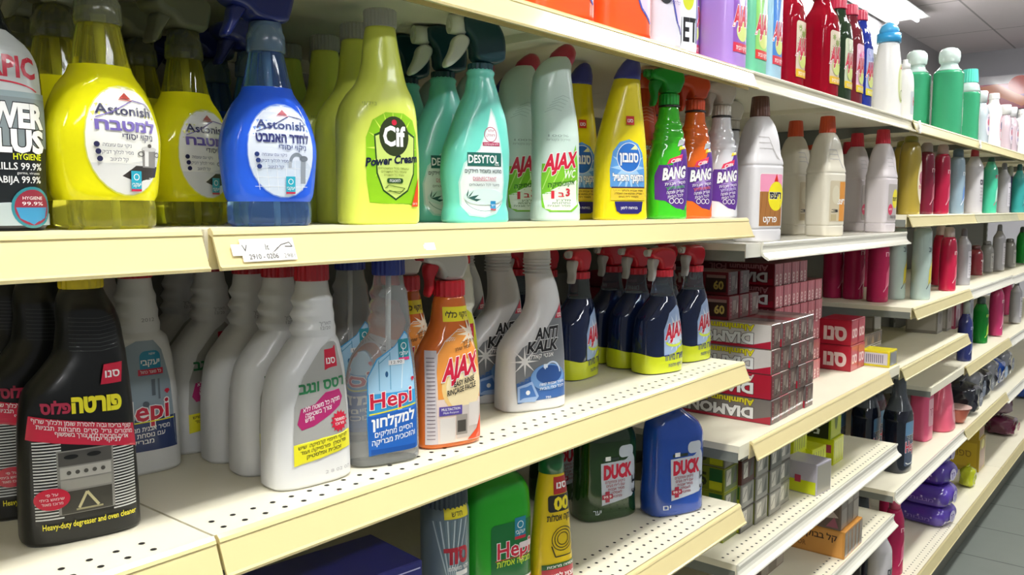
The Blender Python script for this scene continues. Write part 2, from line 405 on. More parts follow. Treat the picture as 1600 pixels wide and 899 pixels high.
def shelf(x0, x1, z, label, style='flat', yf=YF, yb=1.04, holes=(), lip0=None, lip1=None, bracket=(1, 1), panel=TANP, rail=None):
    t = thing('shelf', (x0, yf, z)); tag(t, label, 'shelf', 'metal shelves of the long shelving run')
    W = x1-x0; D = yb-yf; g = .0012
    b = MB(); b.keep = 0
    b.box(g, 0, -.012, W-g, D, 0, panel)
    b.box(g, .0, -.024, W-g, .002, -.012, panel); b.box(g, D-.01, -.03, W-g, D, -.012, panel)
    b.box(W*.5-.02, .02, -.022, W*.5+.02, D-.01, -.012, panel)
    b.build('shelf_panel', t)
    if holes:
        b = MB(); b.keep = 1
        for y in holes:
            n = int((W-.03)/.02)
            for i in range(n):
                cx, r = .016+i*.02, .0026
                b.add([(cx+r*math.cos(a*PI/4), y+r*math.sin(a*PI/4), .0003) for a in range(8)], [tuple(range(8))], DK)
        b.build('perforations', t)
    b = MB(); prof = FLAT if style == 'flat' else GROOV
    b.prism_x(prof, (lip0-x0 if lip0 is not None else .0015), (lip1-x0 if lip1 is not None else W-.0015), rail or (TAN if style == 'flat' else RAILW))
    b.build('price_rail', t)
    for k, xx in ((0, .002), (1, W-.004)):
        if bracket[k]:
            b = MB(); R = [[(xx+dx, y, z_) for y, z_ in ((.003, -.002), (D, -.002), (D, -.07), (D-.05, -.07), (.10, -.030), (.003, -.030))] for dx in (0, .002)]
            b.rings(R, GREYP, False); b.build('bracket', t)
    return t
# bay 1, 2
shelf(BX[0], BX[1], ZU, 'top shelf above the black and yellow bottles at the left edge', lip1=BX[1]-.004)
shelf(BX[1], BX[2], ZU, 'top cream shelf holding the orange jugs and purple jugs', bracket=(1, 0))
shelf(BX[0], BX[1], ZM, 'eye level cream shelf at far left under the yellow sprays', lip1=BX[1]-.005)
ms = shelf(BX[1], BX[2], ZM, 'eye level cream shelf with the peeling price sticker on its rail', lip0=BX[1]+.004)
shelf(BX[0], BX[1], ZL, 'lower cream shelf under the black oven cleaner bottles', holes=(.008+.002, .028))
shelf(BX[1], BX[2], ZL, 'lower perforated cream shelf under the white trigger bottles', holes=(.010, .028))
shelf(BX[0], BX[1], ZN, 'third shelf down at the left, mostly hidden below the frame')
shelf(BX[1], BX[2], ZN, 'third perforated shelf down holding the two bath duck jugs', holes=(.012, .032, .052, .072))
shelf(BX[1], BX[2], ZN-.26, 'lowest visible cream shelf below the duck jugs', holes=(.012, .032))
# bay 3
shelf(BX[2], BX[3], ZU, 'top shelf with the row of red and printed bottles', 'groove', rail=mat('d6d0b8', .25, coat=.4), bracket=(0, 1))
shelf(BX[2]+.004, BX[3], Z3M, 'white railed shelf under the brown capped floor polish bottle', 'groove', lip0=1.425, panel=RAILW)
shelf(BX[2], BX[3], Z35, 'cream shelf carrying the stacked foil boxes', 'flat', lip0=1.40, lip1=2.24, panel=TANP)
shelf(BX[2], BX[3], Z36, 'perforated white railed shelf under the bin bag boxes', 'groove', holes=(.012, .032))
shelf(BX[2], BX[3], Z37, 'white railed shelf under the orange carton', 'groove', holes=(.012, .032))
# bay 4
TAN2 = mat('c9bd8c', .4, noise=.12)
shelf(BX[3], BX[4], ZU, 'top shelf under the green antiseptic bottles', rail=TAN2)
shelf(BX[3], BX[4], ZM, 'eye level shelf under the olive and red air fresheners', rail=TAN2)
shelf(BX[3]+.09, BX[4], Z4S, 'shelf holding the tall spring flower aerosols', rail=TAN2)
shelf(BX[3], BX[4], Z4T, 'grey cream shelf below the flower aerosols with small boxes', rail=TAN2)
shelf(BX[3], BX[4]+.03, Z4U, 'white railed shelf under the pink softener bottles', 'groove')
# bay 5 and beyond
shelf(BX[4], BX[5], ZU, 'top shelf under the white and clear bottles', rail=TAN2)
shelf(BX[4], BX[5], ZM, 'eye level shelf under the teal bottles with a ragged price strip', rail=mat('b9b593', .4, noise=.3))
shelf(BX[4], BX[5], Z4S-.005, 'white railed shelf with the grey tubs', 'groove')
shelf(BX[4]-.45, BX[5], H0-.533, 'shelf under the dark blue and green bottles', rail=TAN2, lip0=BX[4])
shelf(BX[4]+.03, BX[5], Z4U-.005, 'tan railed shelf under the silver bags', rail=TAN2)
for i in (5, 6):
    for z, st, nm in ((ZU, 'flat', 'top'), (ZM, 'flat', 'eye level'), (Z4S-.01, 'groove', 'third'), (H0-.54, 'groove', 'fourth'), (H0-.78, 'groove', 'fifth')):
        shelf(BX[i], BX[i+1], z, '%s shelf of the %s bay at the far end of the run' % (nm, ('second last', 'last')[i-5]), st, rail=TAN2 if st == 'flat' else None, bracket=(1, 0))
# base shelf of the whole run
for i in range(len(BX)-1):
    shelf(BX[i], BX[i+1], ZB, 'bottom shelf of the %s bay just above the floor plinth' % ['nearest', 'second', 'third', 'fourth', 'fifth', 'sixth', 'last'][i], holes=(.012, .032) if i in (2, 3) else (), rail=TAN2, bracket=(0, 0))
t = thing('shelving_frame', (BX[0], BACK, 0)); tag(t, 'grey slotted frame and back panels of the long supermarket shelving run', 'shelving frame')
for i in range(len(BX)-1):
    b = MB(); b.box(BX[i]-BX[0]+.002, 0, .08, BX[i+1]-BX[0]-.002, .018, H0+.62, mat('6f7068', .6, noise=.1)); b.build('back_panel', t)
for i, x in enumerate(BX):
    b = MB(); b.box(x-BX[0]-.015, -.018, 0, x-BX[0]+.015, .03, H0+.64, GREYP)
    for k in range(46):
        for s in (-.006, .006): b.box(x-BX[0]+s-.0015, -.0186, .15+k*.037, x-BX[0]+s+.0015, -.0178, .165+k*.037, DK)
    b.build('upright', t)
b = MB(); b.box(0, YF-BACK+.03, 0, BX[-1]-BX[0], YF-BACK+.045, H0+(ZB-H0)-.035, mat('6c6d62', .6, noise=.2)); b.build('kick_plate', t)
# price stickers
def sticker(px0, px1, pyc, h, label, z, pieces=1, art=1):
    y = YF-.0135; x0, x1 = X(px0, y), X(px1, y); zz = Zat((px0+px1)/2, pyc, y)
    xc = (x0+x1)/2; W = x1-x0
    t = thing('price_sticker', (xc, YF-.0115, zz))
    tag(t, label, 'price sticker')
    a = math.radians(21.5)
    f = lambda x, v, off: (x, -v*-math.sin(a)*1-off*math.cos(a)-.0012, v*math.cos(a)+off*math.sin(a))
    A = Art(f, .01); wv = mat('f4f1ea', .6)
    A.off = .0006
    A.rect(-W*.36, -h/2, W/2, h/2, wv); A.rect(-W/2, -h*.22, -W*.34, h*.28, wv)
    if art:
        k = ink('4a4642')
        A.text('2910 - 0206', -W*.03, -h*.40, h*.22, k, w=W*.46, bold=1)
        A.text('V', -W*.3, -h*.05, h*.3, k, bold=0); A.text('lt', W*.05, h*.0, h*.26, k, bold=0)
        A.line([(W*.15, -h*.1), (W*.28, h*.2), (W*.42, h*.3), (W*.46, h*.1), (W*.34, h*.12)], .0006, k); A.text('2981', W*.38, -h*.4, h*.2, mat('9a9894', .6), w=W*.18, bold=0)
        A.line([(W*.1, -h*.2), (W*.22, h*.1)], .0005, mat('9a9894', .6))
    A.build('sticker_paper', t)
sticker(361, 460, 391, .019, 'torn white price sticker with handwriting on the eye level rail', ZM)
sticker(662, 680, 386, .008, 'scrap of torn white paper left on the eye level rail', ZM, art=0)
def clip(px, z, label, s=1):
    y = YF-.02; t = thing('price_clip', (X(px, y), y, z-.013)); tag(t, label, 'price clip')
    b = MB(); b.rings([[(.008*s*math.cos(a*PI/6), yy, .010*s*math.sin(a*PI/6)*(1.2 if a % 2 else .9)) for a in range(12)] for yy in (.004, -.001)], mat('f3f2ee', .5)); 
    b.rings([[(.006*s*math.cos(a*PI/5)+.003, yy, .008*s*math.sin(a*PI/5)-.013) for a in range(10)] for yy in (.004, -.002)], mat('f3f2ee', .5)); b.build('clip_body', t)
clip(1431, ZU, 'white plastic price clip on the top rail by the green bottles')
clip(1526, ZU, 'white plastic price clip below the teal capped bottle', .8)
# ------------------------------------------------------------------ goods
PROTO = {}
def put(kind, x, y, z, rz, label, group=None, cat=None):
    fn, name, c = KIND[kind]
    if kind in PROTO: o = dup(PROTO[kind])
    else:
        o = thing(name); fn(o); PROTO[kind] = o
    o.name = name
    o.location = (x, y, z); o.rotation_euler = (0, 0, math.radians(rz))
    tag(o, label, cat or c, group)
    return o
WH, RED, BLK = ink('f4f4f2'), ink('c81f3c'), ink('201f22')
HW = ['ניקוי יסודי', 'מסיר שומנים', 'נוסחה חזקה', 'לכל הבית']

def astonish(liqc, clr, upper, headc, art):
    def f(o):
        sh = Shape([(0, 0, .032, .022, 3), (.003, 0, .0355, .0255, 3), (.016, 0, .0365, .0265, 2.8), (.022, 0, .0362, .026, 2.6), (.026, 0, .0390, .028, 2.4), (.045, 0, .0425, .029, 2.3), (.068, 0, .0440, .0295), (.09, 0, .0395, .0275), (.106, 0, .032, .0245), (.118, 0, .0235, .0205, 2.2), (.135, 0, .0190, .018, 2), (.151, 0, .0155, .0155, 2), (.156, 0, .0145, .0145, 2), (.165, 0, .0135, .0135, 2)])
        sh.body(liqc, 'bottle', o, z0=.022, z1=.122, caps=(0, 0))
        sh.body(clr, 'bottle_neck', o, z0=.122, caps=(0, 1)); sh.body(clr, 'bottle_base', o, z1=.022, caps=(1, 0))
        # clear fluted collar, dip tube and head
        smooth_cap(o, .153, 0, [(0, .0160, 0), (.002, .0172, 0), (.016, .0165, 0), (.018, .0150, 0), (.026, .0140, 0)], upper, 'collar', n=16)
        b = MB(); b.cyl((.004, 0, .004), (0, 0, .16), .0028, .0028, mat('dfe4c8', .3), 10); b.build('dip_tube', o)
        b = MB(); slab(b, smoothed([(.016, .178), (.020, .19), (.024, .205), (.016, .212), (-.018, .212), (-.038, .206), (-.042, .197), (-.034, .19), (-.02, .188), (-.015, .18)]), .016, .006, headc); b.build('spray_head', o)
        b = MB(); slab(b, smoothed([(-.018, .19), (-.034, .192), (-.036, .176), (-.042, .164), (-.036, .162), (-.029, .174), (-.022, .184)]), .008, .003, headc); b.build('trigger', o)
        A = Art(sh.fn()); cz, rx, rz = .066, .0325, .041
        A.ell(0, cz, rx, rz, ink(art[0])); A.ell(0, cz, rx-.0008, rz-.001, ink(art[1]))
        # lower picture
        pts = [(rx*.97*math.cos(math.radians(a)), cz+rz*.97*math.sin(math.radians(a))) for a in range(-155, -19, 9)]
        A.poly(pts+[(.022, cz-.012), (.002, cz-.016)], ink('dcdcd8')) if art[5] != 'tap' else A.poly(pts+[(.022, cz-.008), (-.02, cz-.008)], ink('ccd8e8'))
        if art[5] == 'pot':
            A.poly([(-.006, cz-.026), (.006, cz-.018), (.0285, cz-.018), (.026, cz-.026), (.008, cz-.031)], ink('3b3632'))
            A.rect(.012, cz-.019, .026, cz-.005, ink('8d8a86')); A.rect(.014, cz-.018, .018, cz-.006, ink('e5e4e0')); A.ell(.019, cz-.005, .008, .0018, ink('c9c7c2')); A.ell(.019, cz-.0025, .002, .0015, ink('55524e'))
            A.ring(.0105, cz-.009, .003, .002, .0007, ink('55524e')); A.ring(.0275, cz-.009, .003, .002, .0007, ink('55524e'))
        else:
            for i in range(6): A.line([(-.026+i*.009, cz-.008), (-.022+i*.008, cz-.034)], .0004, ink('eef2f8'))
            for i in range(3): A.line([(-.026, cz-.015-i*.008), (.024, cz-.015-i*.008)], .0004, ink('eef2f8'))
            A.ring(.012, cz-.010, .008, .009, .003, ink('7f8894'), 0, 180); A.rect(.016, cz-.028, .0215, cz-.008, ink('8f97a2')); A.ell(.0195, cz-.006, .0045, .0025, ink('6d7580')); A.rect(.0035, cz-.014, .0065, cz-.009, ink('a9b0ba'))
        tc, hc = ink(art[2]), ink(art[3])
        A.text('Astonish', -.001, cz+.019, .0072, tc, w=.046, bold=1)
        A.line([(-.024, cz+.016), (-.012, cz+.0205), (.006, cz+.0305), (.018, cz+.029), (.0235, cz+.0235)], .0007, hc)
        A.poly([(-.005, cz+.031), (0, cz+.0355), (.005, cz+.031)], ink(art[4])); A.rect(-.0055, cz+.0298, .0055, cz+.0304, ink(art[4]))
        A.text(HEB(art[6]), 0, cz+.0075, .0078, hc, w=.050, bold=3)
        A.text(HEB('ניקוי יסודי'), .008, cz+.0012, .0046, tc, w=.027, bold=1)
        for i in range(3):
            A.ell(-.0245+.001*i, cz-.0035-.0052*i, .0020, .0020, tc); A.text(HEB(['ניקוי עם עוצמה', 'מסיר לכלוך דביק', 'קל לניגוב'][i]), -.0095-.0015*i+.001*i*2, cz-.0048-.0052*i, .0026, tc, w=[.022, .024, .014][i], bold=0)
        A.rect(.0005, cz-.036, .0095, cz-.022, ink('2aa4bd')); A.ring(.005, cz-.0265, .0025, .0025, .0006, WH); A.text(HEB('יעקבי'), .005, cz-.0335, .0028, WH, w=.0075); A.rect(.0005, cz-.0372, .0095, cz-.0355, ink('c02a4c'))
        A.build('label', o)
    return f
def harpic(o):
    sh = Shape([(0, 0, .034, .024, 3), (.004, 0, .037, .027, 3), (.02, 0, .037, .027, 3), (.03, 0, .037, .028, 2.8), (.07, 0, .038, .029, 2.8), (.11, 0, .037, .028, 2.6), (.125, 0, .033, .026, 2.3), (.138, 0, .022, .021, 2), (.145, 0, .018, .018, 2), (.165, -.006, .016, .016, 2), (.18, -.012, .014, .014, 2)])
    sh.body(mat('15181b', .15, coat=.6), 'bottle', o)
    smooth_cap(o, .178, -.012, [(0, .0165, 0), (.004, .017, 0), (.022, .014, -.003), (.03, .010, -.005)], plas('24262a'))
    A = Art(sh.fn())
    A.poly([(-.034, .096), (.0335, .096), (.033, .118), (.027, .130), (.012, .138), (-.012, .138), (-.027, .130), (-.033, .118)], ink('c4c9c8'))
    A.text('HARPIC', 0, .106, .014, RED, w=.056, bold=3); A.ring(.0, .094, .030, .009, .0012, RED, 20, 160)
    A.rect(-.036, .010, .036, .096, ink('1b2023')); A.rect(-.036, .092, .036, .096, ink('8fa0a4'))
    A.poly([(-.036, .055), (-.036, .092), (.036, .092), (.036, .058), (.01, .063)], ink('7f8a8c'))
    A.text('POWER', .002, .072, .0155, WH, w=.060, bold=4, outline=BLK); A.text('PLUS', .009, .055, .0145, WH, w=.045, bold=4, outline=BLK)
    A.text('HYGIENE', .018, .0495, .0042, ink('e6ef2a'), w=.020, bold=1); A.text('KILLS 99.9%', .012, .0425, .0048, WH, w=.032, bold=1); A.text('ZABIJA 99.9%', .010, .0335, .0046, WH, w=.034, bold=1); A.text('germs, viruses', .018, .0395, .0018, WH, w=.016, bold=0)
    A.rect(-.03, .036, -.006, .046, RED)
    A.poly([(-.036, .004), (.036, .004), (.036, .012), (.005, .02), (-.036, .018)], ink('a8b4b4')); A.ell(.020, .0165, .0145, .0145, ink('2e7f8a')); A.ell(.020, .0165, .0125, .0125, ink('8a2a3c')); A.poly([(.0085, .0165), (.031, .0165), (.029, .009), (.020, .0045), (.011, .009)], ink('3b86ae'))
    A.text('HYGIENE', .020, .022, .0022, WH, w=.014, bold=0); A.text('99.9%', .02, .018, .0025, WH, w=.015, bold=0)
    A.rect(-.028, .078, -.006, .083, ink('dfe3e4'))
    A.build('label', o)
def cif(o):
    sh = Shape([(0, 0, .038, .022, 3.4), (.003, 0, .0405, .0245, 3.4), (.02, 0, .0415, .025, 3.2), (.06, 0, .042, .0255, 3), (.10, -.001, .0415, .025, 2.8), (.115, 0, .0395, .0245, 2.6), (.128, .002, .034, .023, 2.4), (.140, .004, .026, .0215, 2.2), (.155, .005, .0215, .019, 2.1), (.180, .004, .0175, .0165, 2), (.196, .004, .0150, .015, 2)])
    sh.body(plas('e4f060'), 'bottle', o)
    cap(o, .195, .004, .0168, .0168, .0175, mat('a3a69c', .4), 26)
    A = Art(sh.fn(.004)); g = ink('8cc41c'); dg = ink('234a1c')
    A.poly([(-.026, .022), (-.029, .045), (-.029, .085), (-.022, .102), (-.008, .110), (.012, .110), (.024, .104), (.029, .09), (.030, .028), (.026, .018)], g)
    A.star(0, .075, .040, .012, 16, ink('d5ea5e'), .72)
    A.poly([(-.021, .088), (-.012, .092), (-.006, .098), (.012, .098), (.018, .092), (.026, .088), (.024, .05), (.016, .033), (.002, .024), (-.012, .033), (-.019, .05)], dg)
    A.poly([(-.0195, .0865), (-.011, .090), (-.005, .096), (.011, .096), (.017, .090), (.0245, .0865), (.0225, .051), (.0152, .0345), (.002, .026), (-.0112, .0345), (-.0175, .051)], ink('c9dd74'))
    A.ell(.001, .087, .0165, .0195, ink('2f3a1c')); A.text('Cif', .001, .078, .0185, WH, w=.025, bold=3); A.ell(.001, .1005, .0028, .0028, RED)
    A.text('Power Cream', -.001, .060, .0078, ink('141c3a'), w=.058, bold=3, slope=.10, shear=.12)
    for i in range(3): A.text(HEB('עוצמה בכל המשטחים'), 0, .0545-i*.0032, .0022, ink('6a7a2a'), w=.034-.006*i, bold=0)
    A.rect(-.008, .041, .010, .046, dg, r=.002); A.text(HEB('למטבח'), .001, .0422, .0028, WH, w=.012)
    A.line([(-.010, .036), (-.006, .039), (.012, .036), (.006, .031), (-.006, .034)], .0008, ink('5f7a2c')); A.line([(-.008, .033), (.01, .033)], .0006, ink('5f7a2c'))
    A.poly([(.020, .018), (.029, .018), (.030, .048)], ink('e0491c'))
    A.text(HEB('נגד שומן'), .0245, .020, .0022, WH, w=.006, bold=0)
    A.build('label', o)
    A = Art(sh.fn()); A.off = .0003; A.text(HEB('ניקוי'), -.02, .116, .004, ink('b9c858'), w=.014, bold=0); A.build('embossing', o)
def desytol(o):
    sh = Shape([(0, 0, .036, .022, 3), (.003, 0, .0385, .0235, 3), (.012, 0, .0385, .0235, 2.8), (.02, 0, .0365, .0225, 2.6), (.03, 0, .0375, .023, 2.5), (.055, 0, .0405, .024, 2.4), (.075, .001, .040, .0235), (.10, .004, .035, .022), (.118, .006, .030, .021), (.135, .007, .0235, .0195, 2.2), (.148, .008, .0185, .0175, 2.1), (.158, .007, .0165, .016, 2), (.164, .007, .0150, .015, 2), (.168, .007, .0165, .016, 2), (.172, .007, .0135, .0135, 2)])
    sh.body(plas('74dccb'), 'bottle', o)
    spray(o, .170, .007, 'hood', plas('17414a'), plas('e3e8dc'), plas('e3e8dc'), plas('17414a'), cr=.0145, ch=.008, s=.93)
    A = Art(sh.fn(.002)); cy = ink('e9f3f1')
    A.poly([(-.018, .008), (-.028, .020), (-.030, .045), (-.024, .066), (-.006, .082), (.004, .106), (.009, .128), (.014, .118), (.020, .095), (.024, .07), (.026, .045), (.024, .022), (.014, .010), (0, .006)], ink('bfe6df'))
    A.poly([(-.016, .010), (-.026, .021), (-.028, .045), (-.022, .065), (-.005, .081), (.005, .106), (.009, .124), (.013, .116), (.018, .095), (.022, .07), (.024, .045), (.022, .023), (.012, .012), (0, .008)], cy)
    A.ring(.008, .098, .0078, .0085, .0008, ink('b0305a')); A.text(HEB('יותר'), .008, .101, .003, ink('b0305a'), w=.009, bold=0); A.text(HEB('חוזק'), .008, .096, .003, ink('b0305a'), w=.010, bold=0); A.rect(-.002, .0855, .019, .0895, ink('b0305a')); A.text(HEB('ללא אקונומיקה'), .0085, .0864, .0022, WH, w=.018, bold=0)
    A.rect(-.020, .063, .021, .078, ink('1f6157')); A.text('DESYTOL', -.001, .0665, .0086, WH, w=.036, bold=2); A.text('forte', .015, .0638, .0024, WH, w=.006, bold=0)
    A.text(HEB('מחטא ומשמיד חיידקים'), -.001, .0555, .0044, ink('1c3a40'), w=.044, bold=1); A.text('DISINFECTANT', 0, .0475, .0036, ink('c0406a'), w=.028, bold=0)
    A.line([(-.014, .0468), (.014, .0468)], .0004, ink('c0406a')); A.text(HEB('מיועד לכל המשטחים'), 0, .041, .0028, ink('1c3a40'), w=.036, bold=0)
    A.ell(0, .029, .024, .009, ink('d3ebe6'))
    lf = ink('2c5a54'); [A.poly([(-.020, .028), (-.016+dx, .033+dz), (-.013+dx*2, .036+dz*1.6), (-.0165+dx*1.5, .030+dz)], lf) for dx, dz in ((0, 0), (.003, -.003), (.0045, -.006), (-.003, .001))]
    A.rect(.007, .015, .0135, .0245, ink('2a86b8')); A.text(HEB('יעקבי'), .0102, .019, .0022, WH, w=.005, bold=0); A.rect(.007, .014, .0135, .016, RED)
    A.ring(0, .03, .024, .017, .0006, ink('5a8c86'), 200, 330)
    A.build('label', o)
def ajax_wc(o):
    sh = Shape([(0, 0, .029, .022, 3), (.003, 0, .031, .024, 3), (.02, 0, .031, .024, 2.8), (.026, 0, .0295, .023, 2.6), (.06, 0, .0305, .024), (.10, 0, .0300, .024), (.13, -.002, .0285, .0235), (.16, -.005, .0265, .0225), (.18, -.005, .0245, .021, 2.2), (.195, -.001, .021, .0185, 2.1), (.205, .006, .015, .015, 2), (.209, .010, .009, .009, 2)])
    sh.body(plas('d2e6dc'), 'bottle', o)
    b = MB(); R = []
    for k, (px, pz, r) in enumerate([(.004, .197, .0150), (.007, .202, .0155), (.014, .2105, .0135), (.019, .217, .010), (.0215, .2205, .005)]):
        a = math.radians(-38); R.append([(px+r*math.cos(t)*math.cos(a), r*math.sin(t), pz+r*math.cos(t)*math.sin(a)) for t in [2*PI*j/24 for j in range(24)]])
    b.rings(R, plas('c0304c')); b.build('cap', o)
    A = Art(sh.fn(-.003)); g = ink('7cc22e')
    A.poly([(-.024, .018), (-.025, .050), (-.024, .072), (-.014, .054), (0, .052), (.016, .080), (.022, .096), (.027, .070), (.027, .020), (.016, .012), (-.014, .012)], g)
    for k in range(5): A.line([(-.023+.01*k, .04), (-.012+.01*k, .068-.004*k)], .0012, ink('b7e070'))
    A.poly([(-.020, .016), (-.023, .034), (-.010, .040), (.006, .048), (.024, .052), (.025, .022), (.014, .014), (-.012, .014)], ink('eef5e4'))
    A.text('AJAX', 0, .066, .0185, RED, w=.045, bold=4, shear=.15, slope=.12, outline=WH); A.text('WC', .012, .0545, .0095, ink('eef5e4'), w=.017, bold=2, shear=.15, slope=.1)
    A.text(HEB('אקונומיקה'), .002, .0445, .0058, ink('2c6a1c'), w=.036, bold=2, slope=.12)
    A.text('1', -.010, .029, .009, ink('cf2a3a'), w=.004, bold=3); A.text('3', .010, .032, .009, ink('cf2a3a'), w=.006, bold=3); A.text(HEB('ב-'), .001, .031, .006, ink('cf2a3a'), w=.008, bold=2)
    for i in range(3): A.text(HEB(['מלבין', 'ומחטא', 'מסיר אבנית'][i]), .004-.003*i, .0255-.0035*i, .0026, ink('2c6a1c'), w=[.020, .024, .030][i], bold=0)
    gr = ink('8fa39a')
    A.text('100% '+HEB('משמיד'), -.003, .105, .0028, gr, w=.026, bold=0); A.text(HEB('חיידקים ובקטריות'), -.003, .1, .0028, gr, w=.030, bold=0)
    A.build('label', o)
    A = Art(sh.fn()); A.off = .0003
    for i in range(5): A.line([(-.024+.003*i, .135+.004*i), (-.012+.003*i, .140+.004*i), (-.002+.003*i, .137+.004*i)], .0006, ink('a8c0b6'))
    A.build('embossing', o)
def sanbon(o):
    sh = Shape([(0, 0, .037, .021, 3), (.003, 0, .039, .023, 3), (.015, 0, .0385, .023, 2.8), (.05, 0, .039, .0235), (.085, 0, .0385, .0235), (.115, .001, .0350, .0225), (.14, .003, .030, .021), (.165, .005, .025, .0195, 2.2), (.185, .007, .021, .018, 2.1), (.198, .009, .0185, .0165, 2)])
    sh.body(plas('f0dc12'), 'bottle', o)
    smooth_cap(o, .196, .009, [(0, .0188, 0), (.004, .0192, 0), (.014, .0170, .003), (.024, .0125, .006), (.030, .008, .008), (.033, .003, .009)], plas('3b3f9e'), ell=.9)
    A = Art(sh.fn(.002)); bl = ink('2c6cc0')
    A.poly([(-.027, .046), (-.028, .070), (-.024, .095), (-.014, .108), (0, .112), (.014, .106), (.022, .094), (.027, .068), (.028, .046)], ink('5c9ada'))
    A.star(0, .073, .036, .016, 14, ink('a5cdf0'), .75); A.ell(0, .087, .0185, .0205, bl); A.ring(0, .087, .0185, .0205, .0008, WH)
    A.text(HEB('סנובון'), 0, .081, .0135, WH, w=.029, bold=3, outline=ink('1a3f8c')); A.poly([(.002, .098), (.010, .105), (.013, .098)], ink('e6e6a0'))
    A.text(HEB('הקצף הפעיל'), 0, .055, .0090, WH, w=.048, bold=4, outline=ink('1c2c6e'))
    A.rect(-.026, .028, .027, .045, ink('e9c83a')); A.rect(-.0255, .0445, .0265, .0465, ink('4a3c50'))
    for i in range(3): A.text(HEB(['מסיר אבנית ולכלוך 99.9%', 'מבריק ומחטא את האסלה', 'משאיר ריח נעים'][i]), 0, .0400-i*.0042, .0026, ink('4a3a20'), w=[.046, .042, .030][i], bold=1)
    A.poly([(-.021, .026), (.023, .026), (.021, .013), (.015, .009), (-.012, .009), (-.018, .013)], ink('27246e')); A.text(HEB('בניחוח לימון'), .001, .0155, .0036, WH, w=.026, bold=1)
    A.rect(-.0045, .132, .0075, .144, ink('cf2f2a')); A.text(HEB('סנו'), .0015, .1355, .005, WH, w=.0085, bold=2)
    A.build('label', o)
def muscle(o):
    sh = Shape([(0, 0, .033, .020, 3), (.003, 0, .035, .022, 3), (.06, 0, .036, .0225), (.12, .001, .034, .022), (.16, .003, .028, .020, 2.2), (.19, .005, .020, .0175, 2), (.205, .006, .016, .0155, 2)])
    sh.body(plas('e4592a'), 'bottle', o); smooth_cap(o, .203, .006, [(0, .0175, 0), (.018, .0165, 0), (.024, .012, 0)], plas('d84e2c'))
    A = Art(sh.fn()); c = ink('f3b894')
    for i in range(5): A.line([(-.016, .150+.005*i), (0, .154+.005*i), (.016, .150+.005*i)], .0008, c)
    A.build('embossing', o); A = Art(sh.fn())
    A.poly([(-.024, .03), (-.026, .09), (-.018, .122), (.02, .122), (.026, .09), (.026, .03)], ink('ea7a3a')); A.text('Muscle', 0, .108, .009, WH, w=.034, bold=3, outline=ink('7a2a1a'))
    A.text(HEB('מסיר שומנים'), 0, .095, .006, WH, w=.034, bold=2); A.rect(-.016, .112, -.004, .126, ink('e0492c')); A.lines(0, .084, .038, 9, .006, .0032, WH, HW)
    A.build('label', o)
def bang(body, head, lev):
    def f(o):
        sh = Shape([(0, 0, .029, .019, 3), (.003, 0, .031, .021, 3), (.015, 0, .031, .0215, 2.8), (.05, 0, .0325, .022), (.085, 0, .0320, .0215), (.105, .001, .0285, .0205), (.115, .001, .0260, .0195, 2.2), (.119, .001, .0265, .0200), (.125, .001, .0235, .019), (.131, .001, .024, .0188), (.137, .001, .0210, .0175), (.143, .001, .0215, .0172), (.150, .001, .0185, .016, 2), (.160, .001, .0165, .0155, 2), (.168, .001, .0155, .015, 2), (.174, .001, .0135, .0135, 2)], segs=30)
        sh.body(mat(body, .1, coat=.8), 'bottle', o)
        spray(o, .172, .001, 'wide', plas(head), plas(lev), plas(lev), plas(head), cr=.0155, ch=.018, s=.93)
        b = MB(); b.cyl((.001, 0, .170), (.001, 0, .173), .0168, .0168, BLK, 28); b.build('neck_ring', o)
        A = Art(sh.fn(-.001)); pu = ink('5a2f8c')
        A.poly([(-.030, .030), (-.031, .066), (-.024, .082), (-.004, .080), (.012, .100), (.022, .128), (.027, .105), (.030, .07), (.030, .034), (.020, .014), (.004, .017), (-.014, .028)], pu)
        A.star(.004, .062, .034, .010, 13, ink('8a62b8'), .66); A.star(.004, .062, .020, .006, 11, ink('b59ad6'), .7)
        A.text('BANG', .001, .062, .0165, WH, w=.040, bold=4, shear=.1, slope=.12, outline=ink('1c1430'))
        A.poly([(-.012, .083), (.014, .090), (.016, .099), (-.008, .091)], ink('e03a5a')); A.text('Cillit', .003, .0865, .0052, WH, w=.018, bold=2, slope=.25, shear=.2)
        A.poly([(.006, .110), (.020, .114), (.023, .123), (.009, .120)], ink('d9dde2')); A.poly([(.008, .104), (.021, .107), (.023, .112), (.010, .110)], ink('e2c22a'))
        for i in range(4): A.text(HEB(['מסיר אבנית', 'כתמים ולכלוך', 'מבריק ומנקה', 'לכל הבית'][i]), .003, .053-.0065*i, .0042, WH if i != 1 else ink(body if body != 'e8e8ec' else 'd8d8ee'), w=.036-.003*i, bold=1, slope=.12)
        for x in (-.004, .005, .013): A.ring(x, .028-.001*x, .0042, .0042, .001, WH)
        A.build('label', o)
    return f
